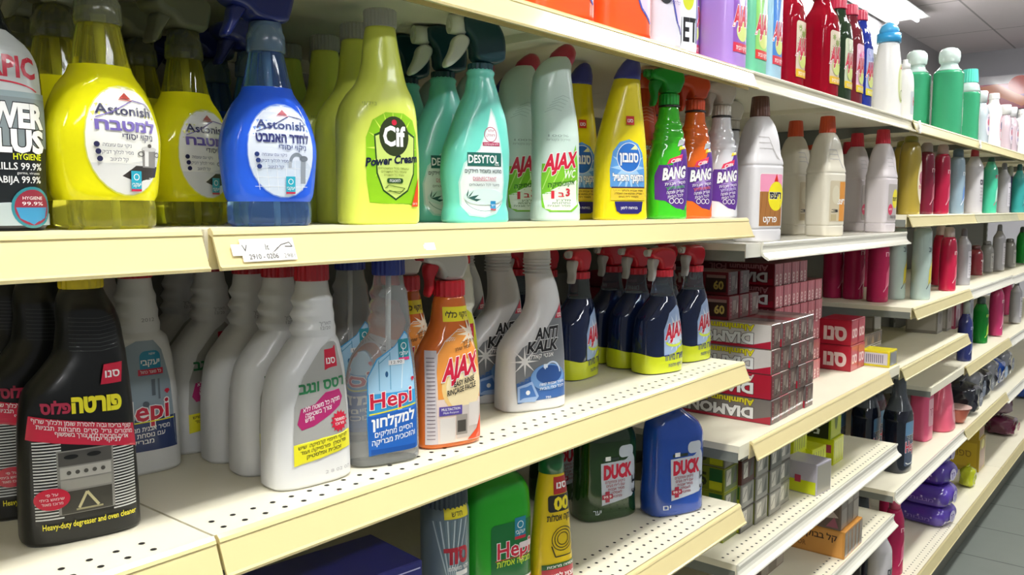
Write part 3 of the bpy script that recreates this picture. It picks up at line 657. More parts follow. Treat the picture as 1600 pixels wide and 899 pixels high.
def parket(capc, art, tint='ded9d6'):
    def f(o):
        n = 5
        sh = Shape([(0, 0, .036, .026, 4), (.003, 0, .0385, .0285, n), (.022, 0, .039, .029, n), (.0235, 0, .0375, .0275, n), (.025, 0, .039, .029, n), (.07, 0, .0395, .0295, n), (.135, 0, .0400, .030, n), (.137, 0, .0385, .0285, n), (.139, 0, .040, .030, n), (.158, 0, .036, .028, 4), (.180, 0, .0325, .0262, 4), (.205, 0, .026, .0225, 3.4), (.217, 0, .0205, .0195, 2.6), (.224, 0, .016, .016, 2), (.23, 0, .0145, .0145, 2)])
        sh.body(mat(tint, .3, coat=.2, noise=.05), 'bottle', o)
        cap(o, .2235, 0, .0178, .0150, .036, plas(capc), 20)
        A = Art(sh.fn()); e = mat('b9b4b2', .5)
        for k in range(3):
            A.line([(-.026, .176+.010*k-.01), (.004-.004*k, .176+.010*k-.01), (.022-.003*k, .146+.001*k)], .0014, e)
        A.build('moulded_ridges', o)
        A = Art(sh.fn())
        if art == 'parquet':
            A.rect(-.027, .028, .031, .122, ink('f2efe6'), r=.004); A.rect(-.026, .029, .030, .090, ink('a8703a')); A.rect(-.026, .09, .030, .121, ink('ef9ab8'), r=.003)
            for i in range(5): A.line([(-.026+i*.012, .03), (-.02+i*.012, .088)], .0007, ink('7a4a22'))
            A.ell(.014, .082, .020, .026, ink('f1e226')); A.text(HEB('ריצפז'), .012, .078, .012, BLK, w=.030, bold=4, outline=WH); A.text(HEB('פרקט'), .0, .036, .0105, WH, w=.034, bold=2)
            A.poly([(.008, .108), (.014, .122), (.018, .108)], ink('d8301c'))
        elif art == 'beige':
            A.rect(-.027, .032, .031, .120, ink('cfc2a4'), r=.004); A.rect(.008, .033, .030, .118, ink('d8913c')); A.text(HEB('ריצפז'), .014, .07, .012, WH, w=.030, bold=3); A.text(HEB('3 נוצות'), -.008, .052, .0065, BLK, w=.026, bold=2); A.rect(-.022, .034, -.002, .048, ink('b9a880')); A.ell(-.006, .09, .014, .02, ink('d8cfb4'))
        else:
            A.rect(-.027, .030, .031, .122, ink('b9b1ac'), r=.004); A.ell(.015, .085, .017, .024, ink('f1e226')); A.text(HEB('ריצפז'), .013, .080, .010, BLK, w=.026, bold=3); A.ell(-.012, .058, .013, .014, ink('d8305c')); A.text(HEB('חדש'), -.012, .0565, .005, WH, w=.016); A.text(HEB('מרצפות'), .004, .036, .008, ink('6a5c5c'), w=.034, bold=2)
        A.build('label', o)
    return f
def sano_black(o):
    sh = Shape([(0, 0, .041, .024, 3.4), (.003, 0, .0435, .0265, 3.4), (.02, 0, .0435, .0265, 3.2), (.06, 0, .0425, .026, 3), (.10, .0005, .0410, .025, 2.8), (.118, .002, .0385, .0245, 2.6), (.135, .008, .031, .023, 2.5), (.150, .012, .0255, .0215, 2.4), (.165, .012, .0235, .021, 2.3), (.18, .010, .0215, .020, 2.2), (.192, .008, .0175, .0165, 2), (.198, .008, .015, .015, 2)])
    sh.body(mat('0f1110', .3, coat=.25), 'bottle', o)
    cap(o, .197, .008, .0165, .016, .020, plas('d8c21c'), 20)
    A = Art(sh.fn(.001)); y = ink('f0e42c'); k = ink('131413'); lg = ink('d9d9d6')
    A.rect(-.036, .018, .038, .080, k)
    for i in range(26):
        z = .022+i*.0024
        A.line([(-.036, z), (-.0165, z)], .0011, lg); A.line([(.019, z), (.038, z)], .0011, lg)
    A.rect(-.020, .024, .020, .074, ink('8e8c86')); A.rect(-.0188, .062, .0188, .073, ink('54524e')); A.rect(-.018, .0245, .018, .042, ink('48463f')); A.rect(-.018, .052, .018, .061, ink('b5b3ac')); A.rect(-.018, .0435, .018, .051, ink('a09e96'))
    A.line([(-.006, .028), (0, .040), (.008, .028)], .002, ink('cfc79a')); A.line([(-.008, .027), (.011, .027)], .0014, ink('a9a27c'))
    for i in range(5): A.ell(-.012+i*.006, .0565, .0016, .0016, ink('55534e'))
    A.ell(-.010, .069, .005, .0018, k); A.ell(.006, .069, .005, .0018, k)
    A.poly([(-.040, .085), (-.037, .103), (.038, .087), (.040, .068), (.024, .072)], ink('cf2744'))
    for i in range(4): A.text(HEB(['קצף בריכוז גבוה להסרת שומן ולכלוך שרוף', 'מתנורים, גריל, סירים, מחבתות, תבניות', 'אדים וחריכות ללא צורך בשפשוף', 'לניקוי יסודי'][i]), [.0, .002, .006, .014][i], [.0915, .0865, .0818, .0775][i], .0034, WH, w=[.070, .068, .052, .024][i], bold=1, slope=-.20)
    A.text(HEB('פורטה'), .010, .1025, .0125, y, w=.036, bold=5, slope=-.05); A.text(HEB('פלוס'), -.0185, .104, .0085, ink('b0304c'), w=.020, bold=4, slope=-.05)
    A.poly([(.013, .1225), (.016, .138), (.030, .1385), (.0285, .1225)], RED); A.text(HEB('סנו'), .022, .1275, .006, WH, w=.011, bold=2)
    A.ell(-.024, .038, .012, .0085, RED); [A.text(HEB(['על פי', 'שימוש ביתי', 'מרוכז מאוד'][i]), -.024, .0405-.0035*i, .0022, WH, w=[.008, .016, .014][i], bold=0) for i in range(3)]
    A.text('Heavy-duty degreaser and oven cleaner', .002, .0145, .0046, y, w=.066, bold=1)
    A.build('label', o)
    A = Art(sh.fn(.012)); A.off = .0003
    for i in range(9): A.line([(-.018, .150+.0032*i), (.004, .1485+.0032*i), (.018, .1505+.0032*i)], .0006, ink('3a3c3b'))
    A.build('grip_ribs', o)
def grip(w0=.0425, d0=.0255, h=.195, notch=.0045, neck=.0145, lean=.010):
    """side profile of a trigger bottle whose left shoulder is cut away for the fingers"""
    k = h/.195
    R = [(0, 0, w0-.003, d0-.003, 3.2), (.003, 0, w0, d0, 3.2), (.02, 0, w0+.0005, d0, 3), (.06, 0, w0, d0, 2.8), (.09, .0005, w0-.002, d0-.001, 2.6), (.108, .002, w0-.005, d0-.0015, 2.5), (.122, .006, w0-.0115, d0-.003, 2.4), (.134, .0095, w0-.018, d0-.0045, 2.3)]
    z = .134
    for i in range(3):
        a = [(.1385, .011, -.0205), (.146, .0085, -.0200), (.152, .0105, -.0222)][0] if i == 0 else None
        zz = .140+.0135*i
        R += [(zz, lean+.001, .0225-.0014*i-(notch*.5), .0195-.0006*i, 2.2), (zz+.0065, lean-.0005, .0222-.0014*i, .0195-.0006*i, 2.2)]
    R += [(.181, lean, .0165, .0165, 2), (.188, lean, neck+.001, neck+.001, 2), (.195, lean, neck, neck, 2)]
    return Shape([(r[0]*k,)+tuple(r[1:]) for r in R], 36)
def sano_white(o):
    sh = grip(); sh.body(plas('dfe0e0'), 'bottle', o)
    cap(o, .192, .010, .0165, .0160, .021, plas('b8202c'), 22)
    A = Art(sh.fn(.003))
    A.poly([(-.030, .023), (-.030, .050), (-.028, .078), (-.018, .106), (.002, .130), (.014, .138), (.020, .132), (.028, .100), (.032, .066), (.033, .031)], ink('a9a9a4'))
    A.poly([(.004, .109), (.005, .128), (.0175, .131), (.019, .111)], RED); A.text(HEB('סנו'), .0115, .1145, .0062, WH, w=.0105, bold=2)
    A.text(HEB('רסס ונגב'), .002, .091, .0098, ink('2c7a4c'), w=.050, bold=3, slope=.06)
    A.poly([(-.026, .062), (-.022, .076), (-.008, .0785), (.004, .088), (.020, .089), (.024, .081), (.020, .073), (.008, .066), (-.010, .058), (-.022, .056)], ink('b02a6a'))
    for i in range(3): A.text(HEB(['מנקה כל משטח ללא', 'צורך בשטיפה!', 'חדש'][i]), [0, -.004, -.014][i], [.0755, .0695, .0635][i], .0042, WH, w=[.040, .028, .009][i], bold=1, slope=.16)
    A.star(.019, .058, .011, .008, 14, RED); A.text(HEB('משופר'), .019, .0585, .0032, WH, w=.013); A.text(HEB('מרוכז'), .019, .0545, .0028, WH, w=.011)
    A.poly([(-.030, .023), (-.030, .043), (.0325, .048), (.033, .031)], ink('e8e02c'))
    for i in range(3): A.text(HEB(['לניקוי חיפויי קרמיקה, שיש,', 'פרוסלן, פורמייקה ועוד', 'זכוכית ופלסטיק'][i]), .001, .0395-.0050*i+.001, .0034, BLK, w=[.054, .050, .038][i], bold=1, slope=.09)
    A.build('label', o)
    A = Art(sh.fn()); A.text(HEB('תאריך'), .012, .151, .0034, ink('8f9092'), w=.013, bold=0); A.text('12/20', .012, .1465, .003, ink('8f9092'), w=.011, bold=0); A.build('date_print', o)
    A = Art(sh.fn()); A.text('2 8 02 07', .02, .010, .0032, ink('a5a5a8'), w=.030, bold=0); A.build('batch_print', o)
def hepi_white(o):
    sh = grip(.0455, .026); sh.body(plas('dfe0e0'), 'bottle', o); cap(o, .192, .010, .0165, .016, .021, plas('c0202c'), 22)
    A = Art(sh.fn(.003))
    A.poly([(-.033, .026), (-.032, .080), (-.028, .106), (-.016, .124), (0, .132), (.016, .132), (.024, .122), (.032, .090), (.036, .026)], ink('8fa0ac'))
    A.poly([(-.034, .024), (-.033, .056), (.036, .056), (.037, .024)], ink('283a6a'))
    A.rect(.002, .098, .022, .122, ink('1f86a8'), r=.006); A.rect(.002, .098, .022, .108, ink('1f86a8')); A.text(HEB('יעקבי'), .012, .1085, .0056, WH, w=.018, bold=2); A.rect(.0, .0985, .024, .1045, RED); A.text(HEB('כל מוצר כחול'), .012, .1003, .003, WH, w=.020, bold=1); A.text('NEW', .014, .118, .0022, WH, w=.006, bold=0)
    A.rect(.012, .078, .0155, .094, ink('55606a')); A.rect(.018, .074, .020, .094, ink('66727c')); A.ell(.006, .070, .003, .003, ink('55606a'))
    A.text('Hepi', .002, .0545, .0195, RED, w=.052, bold=1.6, outline=WH, slope=.05); A.line([(-.026, .0525), (.033, .0535)], .0012, ink('e8e02c'))
    A.poly([(.027, .078), (.024, .081), (.0255, .083), (.027, .0815), (.0285, .083), (.030, .081)], RED)
    for i in range(3): A.text(HEB(['מסיר אבנית ממשטחים', 'עם נוסחת נצנוץ', 'מבריק'][i]), .002, .044-.0062*i, .0046, WH, w=[.052, .042, .02][i], bold=1, slope=.04)
    A.build('label', o)
    A = Art(sh.fn()); A.text('2012', .016, .150, .0035, ink('8f9092'), w=.013, bold=0); A.build('date_print', o)
def hepi_clear(o):
    sh = grip(.038, .0245, notch=.003)
    sh.body(mat('f6f9f9', .04, trans=.8, ior=1.10, coat=.6), 'bottle', o)
    cap(o, .1925, .010, .0170, .0168, .021, plas('2c3f98'), 22)
    b = MB(); b.cyl((.006, 0, .008), (.010, 0, .192), .0025, .0025, mat('e8ecec', .3), 10); b.build('dip_tube', o)
    A = Art(sh.fn(.002))
    A.poly([(-.026, .012), (-.0275, .05), (-.026, .092), (-.016, .110), (.004, .122), (.016, .136), (.021, .132), (.027, .095), (.0295, .05), (.029, .014)], ink('3f9fd8'))
    A.poly([(-.0255, .075), (-.025, .092), (-.015, .109), (.004, .121), (.016, .134), (.020, .131), (.026, .095), (.0272, .075)], ink('a9d4ee'))
    A.line([(-.002, .078), (-.002, .116)], .0008, ink('5a9cc4')); A.line([(-.014, .078), (-.014, .108)], .0008, ink('5a9cc4')); A.line([(-.014, .105), (-.002, .114)], .0008, ink('5a9cc4')); A.ell(-.006, .094, .0016, .003, ink('2c5f8c')); A.line([(.010, .078), (.014, .128)], .0010, ink('dff0fa'))
    A.rect(.0075, .108, .0205, .128, ink('1f8c9c')); A.ring(.014, .121, .0035, .0035, .0008, WH); A.text(HEB('יעקבי'), .014, .112, .0038, WH, w=.0105, bold=1); A.rect(.0075, .1065, .0205, .1095, ink('e03a78'))
    A.rect(-.004, .103, .014, .108, ink('e9e9ea')); A.text('12.90', .005, .1042, .0028, BLK, w=.012, bold=0)
    A.text('Hepi', -.001, .062, .0155, RED, w=.046, bold=1.6, outline=WH, slope=.10); A.line([(-.025, .0545), (.027, .0605)], .0014, ink('e8e02c')); A.poly([(.024, .084), (.0215, .087), (.0225, .0885), (.024, .0875), (.0255, .0885), (.0265, .087)], RED)
    A.poly([(-.026, .0125), (-.0268, .053), (.0285, .059), (.0285, .0145)], ink('2462b8'))
    A.text(HEB('למקלחון'), .001, .043, .0100, WH, w=.048, bold=3, slope=.10)
    for i in range(2): A.text(HEB(['הסיים מחליקים', 'והזכוכית מבריקה'][i]), .001, .0335-.0078*i, .0056, WH, w=[.042, .048][i], bold=1, slope=.12)
    A.rect(-.024, .014, .026, .019, ink('1a4f9c'))
    A.build('label', o)
def ajax_orange(o):
    sh = Shape([(0, 0, .035, .020, 3), (.003, 0, .038, .0225, 3), (.03, 0, .0385, .0235, 2.8), (.07, 0, .0385, .024, 2.6), (.095, 0, .0365, .0235), (.112, .001, .0310, .022), (.125, .003, .025, .020), (.138, .004, .021, .0185, 2.2), (.152, .004, .0195, .0175, 2), (.162, .004, .0175, .0165, 2), (.167, .004, .0150, .015, 2)])
    sh.body(mat('ee7a2c', .12, trans=.25, coat=.6), 'bottle', o)
    spray(o, .164, .004, 'wide', plas('e2e0dc'), plas('cc2430'), plas('cc2430'), plas('cc2430'), cr=.0178, ch=.018, s=.86)
    A = Art(sh.fn()); 
    A.rect(-.036, .006, -.022, .108, ink('d7cfd2')); 
    for i in range(22): A.line([(-.034, .012+.0042*i), (-.025, .012+.0042*i)], .0009, ink('7a6a74'))
    A.poly([(-.022, .006), (-.024, .06), (-.022, .104), (-.012, .118), (.004, .130), (.020, .130), (.028, .110), (.033, .085), (.034, .04), (.033, .006)], ink('efd9cc'))
    A.poly([(-.022, .055), (-.023, .085), (-.021, .104), (-.012, .117), (.004, .129), (.019, .129), (.027, .110), (.032, .088), (.033, .052), (.012, .062)], ink('ee9a44'))
    A.star(.020, .124, .018, .006, 10, ink('fbe9d0'))
    A.ell(.008, .068, .026, .030, ink('f5cf86')); A.ell(.010, .066, .023, .026, ink('f6e3b4'))
    A.rect(.0, .010, .032, .046, ink('cfc4bc')); A.rect(-.020, .008, -.002, .034, ink('d8d2cc')); A.rect(-.001, .014, .013, .036, ink('9c948c')); A.rect(.0005, .017, .011, .030, ink('4a4540')); A.rect(.015, .022, .03, .048, ink('e0d8d0')); A.poly([(.013, .007), (.033, .007), (.033, .034), (.026, .018)], ink('e8512c'))
    A.rect(-.021, .037, .006, .047, ink('5a4a9c')); A.text('MULTIACTION', -.0075, .0425, .0028, WH, w=.022); A.text('Multi Purpose', -.0075, .039, .0022, WH, w=.018, bold=0)
    A.text('AJAX', .004, .079, .021, RED, w=.044, bold=4, shear=.15, slope=.16, outline=WH)
    A.text('EASY RINSE', .009, .070, .0058, BLK, w=.026, bold=2, slope=.2); A.text('RINÇAGE FACILE', .006, .062, .0058, BLK, w=.036, bold=2, slope=.2)
    A.text(HEB('מסיר שומן'), .008, .108, .0036, BLK, w=.020, bold=1, slope=.15); A.text(HEB('ולכלוך'), .014, .114, .0036, BLK, w=.014, bold=1, slope=.15)
    A.build('label', o)
    A = Art(sh.fn(.004)); A.rect(-.016, .138, .018, .154, ink('f2e22c')); A.text(HEB('ניקוי כללי!!'), .001, .1425, .0062, BLK, w=.028, bold=2); A.build('neck_label', o)
def lemon(o):
    sh = grip(.036, .022); sh.body(mat('e6e6d8', .15, coat=.5), 'bottle', o); cap(o, .192, .010, .016, .016, .02, plas('c82c2c'), 22)
    A = Art(sh.fn(.002)); A.poly([(-.03, .03), (-.03, .09), (-.016, .122), (.006, .138), (.02, .13), (.03, .09), (.031, .03)], ink('d9dc30')); A.ell(.006, .075, .016, .020, ink('f0e93c')); A.ell(.006, .075, .012, .015, ink('e0cf2a')); A.rect(-.004, .034, .008, .046, ink('28306a')); A.rect(.010, .037, .022, .049, ink('28306a')); A.text(HEB('לימון'), .014, .054, .006, BLK, w=.018); A.rect(0, .098, .02, .118, RED)
    A.build('label', o)
def kalk(o):
    sh = Shape([(0, 0, .044, .022, 3.2), (.003, 0, .0475, .0250, 3.4), (.03, 0, .0475, .0255, 3.2), (.065, .0005, .0465, .0255, 3), (.080, .001, .0455, .025, 2.8), (.095, .005, .0405, .0245, 2.6), (.110, .011, .033, .023, 2.5), (.125, .0165, .0262, .021, 2.4), (.140, .0185, .0228, .0195, 2.3), (.160, .0165, .0205, .0185, 2.2), (.176, .0125, .0180, .0175, 2.1), (.188, .010, .0165, .0165, 2), (.190, .010, .0178, .0178, 2), (.205, .010, .0172, .0172, 2), (.212, .010, .015, .015, 2)])
    sh.body(plas('e2e2e3'), 'bottle', o)
    b = MB()
    for i in range(5): b.cyl((.010, 0, .176+.0045*i), (.010, 0, .1775+.0045*i), .0185, .0185, plas('d5d5d8'), 24)
    b.build('neck_rings', o)
    A = Art(sh.fn(.002))
    A.poly([(-.034, .012), (-.036, .040), (-.036, .072), (-.026, .084), (-.006, .094), (.010, .108), (.024, .126), (.034, .138), (.037, .120), (.040, .080), (.041, .016)], ink('7f8286'))
    A.poly([(-.033, .012), (-.035, .038), (-.018, .046), (.008, .052), (.030, .048), (.040, .046), (.041, .016)], ink('3f68a8'))
    A.poly([(.022, .119), (.034, .138), (.037, .118)], RED); A.text(HEB('סנו'), .031, .1205, .0055, WH, w=.0085, bold=2)
    A.text('ANTI', .008, .0945, .0135, BLK, w=.034, bold=4, shear=.2, slope=.06, outline=WH); A.text('KALK', .002, .078, .0135, BLK, w=.046, bold=4, shear=.2, slope=.06, outline=WH)
    A.text(HEB('אנטי קאלק'), .000, .0695, .0058, WH, w=.036, bold=2, slope=.06, outline=BLK)
    A.star(-.024, .066, .020, .004, 8, ink('f2f2f2'))
    A.ell(.010, .044, .026, .017, ink('6f9ad0')); A.ell(.012, .047, .020, .012, ink('2c4f8c')); A.ring(.016, .046, .014, .018, .0022, ink('c9d8ee'), 10, 150); A.rect(.003, .056, .009, .061, ink('dfe8f4'))
    A.poly([(-.034, .014), (-.034, .034), (-.014, .040), (-.004, .020), (-.010, .013)], ink('9cb8e0')); A.poly([(-.031, .017), (-.031, .032), (-.015, .036), (-.008, .020)], ink('4a78bc')); A.ell(-.020, .026, .003, .003, WH)
    for i in range(2): A.text(HEB(['מסיר אבנית קשה', 'לכל כלי הבית'][i]), .016, .034-.0055*i, .0034, WH, w=.038, bold=1, slope=.05)
    A.text('750', .010, .016, .0028, WH, w=.008)
    A.build('label', o)
def windex(o):
    sh = Shape([(0, 0, .040, .024, 3), (.003, 0, .043, .0265, 3), (.03, 0, .044, .027, 2.8), (.06, 0, .0435, .027, 2.6), (.085, 0, .040, .0262), (.10, .003, .034, .024), (.112, .007, .027, .0215), (.122, .010, .021, .0185, 2.2), (.135, .010, .0175, .0165, 2), (.150, .010, .0155, .0155, 2), (.157, .010, .0145, .0145, 2)])
    sh.body(mat('16264e', .05, trans=.3, coat=.8, ior=1.33), 'bottle', o, z1=.122, caps=(1, 0)); sh.body(mat('c4d0dc', .04, trans=.9, ior=1.12), 'clear_neck', o, z0=.122)
    spray(o, .152, .010, 'wide', plas('cf2234'), plas('c4c2c0'), plas('c9c8c4'), plas('d12a3a'), cr=.0168, ch=.011, s=.85)
    A = Art(sh.fn(0)); A.off = .0002
    A.poly([(-.012, .024), (-.013, .070), (0, .096), (.020, .108), (.032, .100), (.041, .070), (.041, .030)], ink('9fb6dc'))
    A.star(.016, .064, .032, .016, 12, ink('d3e0f0'), .8); A.text('AJAX', .013, .058, .022, RED, w=.048, bold=4, shear=.1, slope=.12, outline=WH)
    A.ring(.012, .052, .022, .010, .004, ink('d6e84a'), 190, 350)
    A.build('label', o)
    b = MB(); g = ink('c8d41e'); R = []
    for q in (0, 1):
        pass
    zs = [.002, .010, .020]; n = 36; vs = []; 
    for zz in range(4):
        for j in range(n):
            t = 2*PI*j/n; xx = math.cos(t)
            top = .034+.006*math.sin(xx*2.4-.6)+(.004 if xx > .2 else 0); z = .002+(top-.002)*zz/3
            cx, w, d, nn = sh.at(z); w += .0009; d += .0009; vs.append((cx+w*math.copysign(abs(xx)**(2/nn), xx), d*math.copysign(abs(math.sin(t))**(2/nn), math.sin(t)), z))
    b.add(vs, [(a*n+j, a*n+(j+1) % n, (a+1)*n+(j+1) % n, (a+1)*n+j) for a in range(3) for j in range(n)], g, True); b.keep = 1
    b.build('promotion_band', o)
    A = Art(sh.fn(0)); A.off = .0012; A.text(HEB('מארז מיוחד'), .012, .022, .0105, ink('26307c'), w=.050, bold=2, slope=.04); A.text(HEB('לניקוי חלונות'), .014, .011, .0055, ink('26307c'), w=.034, bold=1, slope=.04); A.build('band_print', o)
KIND = {
 'ast_y': (astonish(liq('f4ee18', .15), liq('eeea50', .85), mat('9ea388', .15, trans=.75), mat('8a8f78', .3, trans=.4), ('d9d86a', 'f0efe6', '2c2c50', '6f5fa8', 'b04030', 'pot', 'למטבח')), 'spray_bottle', 'spray bottle'),
 'ast_b': (astonish(liq('2f66ee', .15), liq('6f9fe8', .85), mat('7f9ab0', .2, trans=.6), plas('1c2a78'), ('7a9ae0', 'dbe3f2', '2c3c78', '2a2f6c', 'b04050', 'tap', 'לחדר האמבט')), 'spray_bottle', 'spray bottle'),
 'harpic': (harpic, 'cleaner_bottle', 'bottle'), 'cif': (cif, 'cream_cleaner_bottle', 'bottle'), 'desy': (desytol, 'spray_bottle', 'spray bottle'), 'ajwc': (ajax_wc, 'toilet_cleaner_bottle', 'bottle'),
 'sanb': (sanbon, 'toilet_cleaner_bottle', 'bottle'), 'muscle': (muscle, 'cleaner_bottle', 'bottle'),
 'bang_g': (bang('3fc423', '1fa83a', '1f9a36'), 'spray_bottle', 'spray bottle'), 'bang_o': (bang('ee6a1c', 'e2552e', 'd84a28'), 'spray_bottle', 'spray bottle'), 'bang_w': (bang('e8e8ec', 'd9d3c8', 'd2ccc2'), 'spray_bottle', 'spray bottle'),
 'pk_brown': (parket('6a4436', 'parquet', 'e2dfe0'), 'floor_polish_bottle', 'bottle'), 'pk_beige': (parket('e2552c', 'beige', 'e4ddca'), 'floor_polish_bottle', 'bottle'), 'pk_pink': (parket('d0263c', 'pink', 'dfd6d8'), 'floor_polish_bottle', 'bottle'),
 'black': (sano_black, 'oven_cleaner_bottle', 'bottle'), 'sano': (sano_white, 'wipe_cleaner_bottle', 'bottle'), 'hepiw': (hepi_white, 'scale_remover_bottle', 'bottle'), 'hepic': (hepi_clear, 'shower_cleaner_bottle', 'bottle'),
 'ajo': (ajax_orange, 'spray_bottle', 'spray bottle'), 'lemon': (lemon, 'cleaner_bottle', 'bottle'), 'kalk': (kalk, 'scale_remover_bottle', 'bottle'), 'windex': (windex, 'spray_bottle', 'spray bottle'),
}
# ---- more kinds
def duck(bodyc, word):
    def f(o):
        sh = Shape([(0, 0, .050, .027, 3.2), (.004, 0, .0545, .031, 3.2), (.03, -.001, .055, .0315, 3), (.07, 0, .0535, .031, 3), (.105, .001, .054, .031, 3), (.130, .001, .0535, .031, 3), (.150, -.002, .049, .029, 2.8), (.162, -.006, .040, .026, 2.5), (.172, -.008, .028, .023, 2.2), (.180, -.008, .020, .019, 2), (.188, -.008, .018, .018, 2)])
        sh.body(mat(bodyc, .1, trans=.3, coat=.7, noise=.3), 'bottle', o)
        cap(o, .187, -.008, .021, .0195, .022, mat(bodyc, .3), 20)
        A = Art(sh.fn(.002)); lt = ink('c3cad4')
        A.poly([(-.026, .028), (-.028, .098), (.020, .100), (.034, .110), (.040, .100), (.044, .07), (.042, .045), (.034, .036)], lt)
        A.rect(.006, .104, .036, .124, lt, r=.008)
        A.rect(-.024, .101, .006, .106, ink('2c3a34')); A.rect(-.020, .1015, -.010, .1085, WH)
        A.text('DUCK', .005, .072, .0215, RED, w=.056, bold=5)
        for i in range(5): A.text(HEB(['ניקיון ומתקדם', 'עם ריח נעים', 'מסיר אבנית', 'לאסלה', 'ומחטא'][i]), -.001+.001*i, .064-.0062*i, .0044, ink('9c2c3c'), w=[.038, .036, .032, .02, .018][i], bold=1)
        A.text('5', .034, .044, .011, BLK, w=.007, bold=2, rot=-1.5); A.text(HEB('ב1'), .034, .064, .011, BLK, w=.014, bold=2, rot=-1.5)
        A.poly([(-.026, .038), (-.020, .038), (-.020, .033), (-.012, .033), (-.012, .038), (-.006, .038), (-.006, .046), (-.012, .046), (-.012, .051), (-.020, .051), (-.020, .046), (-.026, .046)][::-1], ink('b02a44')); A.text('99.9', -.016, .040, .0042, WH, w=.015)
        A.text(HEB(word), -.034, .014, .0085, ink('dfe6ee'), w=.014, bold=1)
        A.build('label', o)
    return f
def hepi_green(o):
    sh = Shape([(0, 0, .045, .034, 3.6), (.004, 0, .049, .0375, 4), (.05, 0, .0495, .038, 4), (.10, 0, .0495, .038, 4), (.135, 0, .0485, .0375, 3.6), (.152, 0, .043, .034, 3), (.162, 0, .033, .028, 2.5), (.170, 0, .022, .021, 2), (.178, 0, .017, .017, 2)])
    sh.body(plas('23a022'), 'bottle', o); cap(o, .177, 0, .02, .019, .022, plas('1f8a2c'), 20)
    A = Art(sh.fn(.004)); A.rect(-.026, .012, .044, .104, ink('116b34'), r=.006); A.rect(.010, .082, .028, .108, ink('1f7f9c')); A.ring(.019, .098, .005, .005, .001, WH); A.text(HEB('יעקבי'), .019, .086, .0055, WH, w=.015); A.rect(.010, .079, .028, .083, RED)
    A.text('Hepi', .010, .058, .021, RED, w=.054, bold=1.6, outline=WH); A.text(HEB('מנקה אסלות'), .009, .047, .0080, ink('c9e23a'), w=.054, bold=2); A.line([(-.02, .056), (.034, .056)], .001, ink('d8402c')); A.rect(.018, .066, .04, .074, ink('e4d6dc')); A.poly([(-.026, .012), (-.026, .028), (0, .017), (.044, .024), (.044, .012)], ink('d8402c')); A.poly([(-.026, .028), (-.026, .031), (0, .020), (.044, .027), (.044, .024), (0, .017)][::-1], WH); A.build('label', o)
def sod(o):
    sh = Shape([(0, 0, .028, .028, 2), (.003, 0, .030, .030, 2), (.10, 0, .030, .030, 2), (.14, 0, .030, .030, 2), (.152, 0, .027, .027, 2), (.160, 0, .024, .024, 2)])
    sh.body(mat('8fa3ae', .3, metal=.3, noise=.4), 'canister', o); cap(o, .150, 0, .0285, .0275, .028, plas('4c5a64'), 30)
    A = Art(sh.fn(.004)); sl = ink('6d8490')
    for i in range(12): A.line([(-.004, .05), (-.026+.0045*i, .138)], .0016, sl if i % 2 else ink('c2d0d6'))
    A.text(HEB('סוד'), .004, .085, .021, ink('b8283a'), w=.034, bold=4); A.text(HEB('ניקוי מושלם'), .008, .076, .005, WH, w=.030); A.rect(.002, .068, .020, .074, WH); A.rect(-.012, .03, .026, .062, ink('3a4a54')); A.lines(.006, .056, .034, 5, .006, .0036, WH, HW); A.rect(-.012, .140, .022, .153, ink('e8d82c')); A.text(HEB('חדש'), .004, .143, .006, BLK, w=.014, bold=1); A.build('label', o)
def zerozero(o):
    sh = Shape([(0, 0, .029, .017, 3), (.003, 0, .031, .0185, 3), (.04, 0, .030, .0185, 2.8), (.08, 0, .027, .018, 2.6), (.12, 0, .023, .017, 2.4), (.145, 0, .019, .0165, 2.2), (.158, 0, .0165, .0165, 2)])
    sh.body(plas('e8c81c'), 'bottle', o); smooth_cap(o, .156, 0, [(0, .018, 0), (.022, .0165, 0), (.026, .012, 0)], plas('1f6a3a'))
    A = Art(sh.fn(.003)); k = ink('2a2a26'); A.rect(-.010, .128, .016, .152, ink('b02a2c')); A.text(HEB('סנו'), .003, .136, .009, WH, w=.018, bold=3); A.rect(-.018, .104, .020, .127, k, r=.004); A.text('00', .003, .107, .0165, ink('f0dc2c'), w=.026, bold=4); A.text(HEB('מנקה אסלות'), .002, .092, .0085, k, w=.044, bold=2)
    for r in (.017, .013, .009): A.ring(.004, .066, r*1.05, r, .0012, k)
    A.line([(-.014, .058), (-.008, .042), (.018, .042), (.024, .06)], .0016, k); A.rect(-.028, .002, .031, .026, ink('b02a3a')); A.rect(-.028, .026, .031, .033, ink('2a5a2c')); A.text(HEB('נוסחה מרוכזת'), .002, .0275, .0036, WH, w=.046); A.text(HEB('מצוין לחיטוי'), .002, .012, .0075, WH, w=.050, bold=1); A.build('label', o)
KIND.update({'duck_b': (duck('2c5fd0', 'ים'), 'toilet_cleaner_jug', 'jug'), 'duck_g': (duck('27501c', 'יער'), 'toilet_cleaner_jug', 'jug'), 'hepig': (hepi_green, 'toilet_cleaner_bottle', 'bottle'), 'sod': (sod, 'cleaning_powder_canister', 'canister'), '00': (zerozero, 'toilet_cleaner_bottle', 'bottle')})

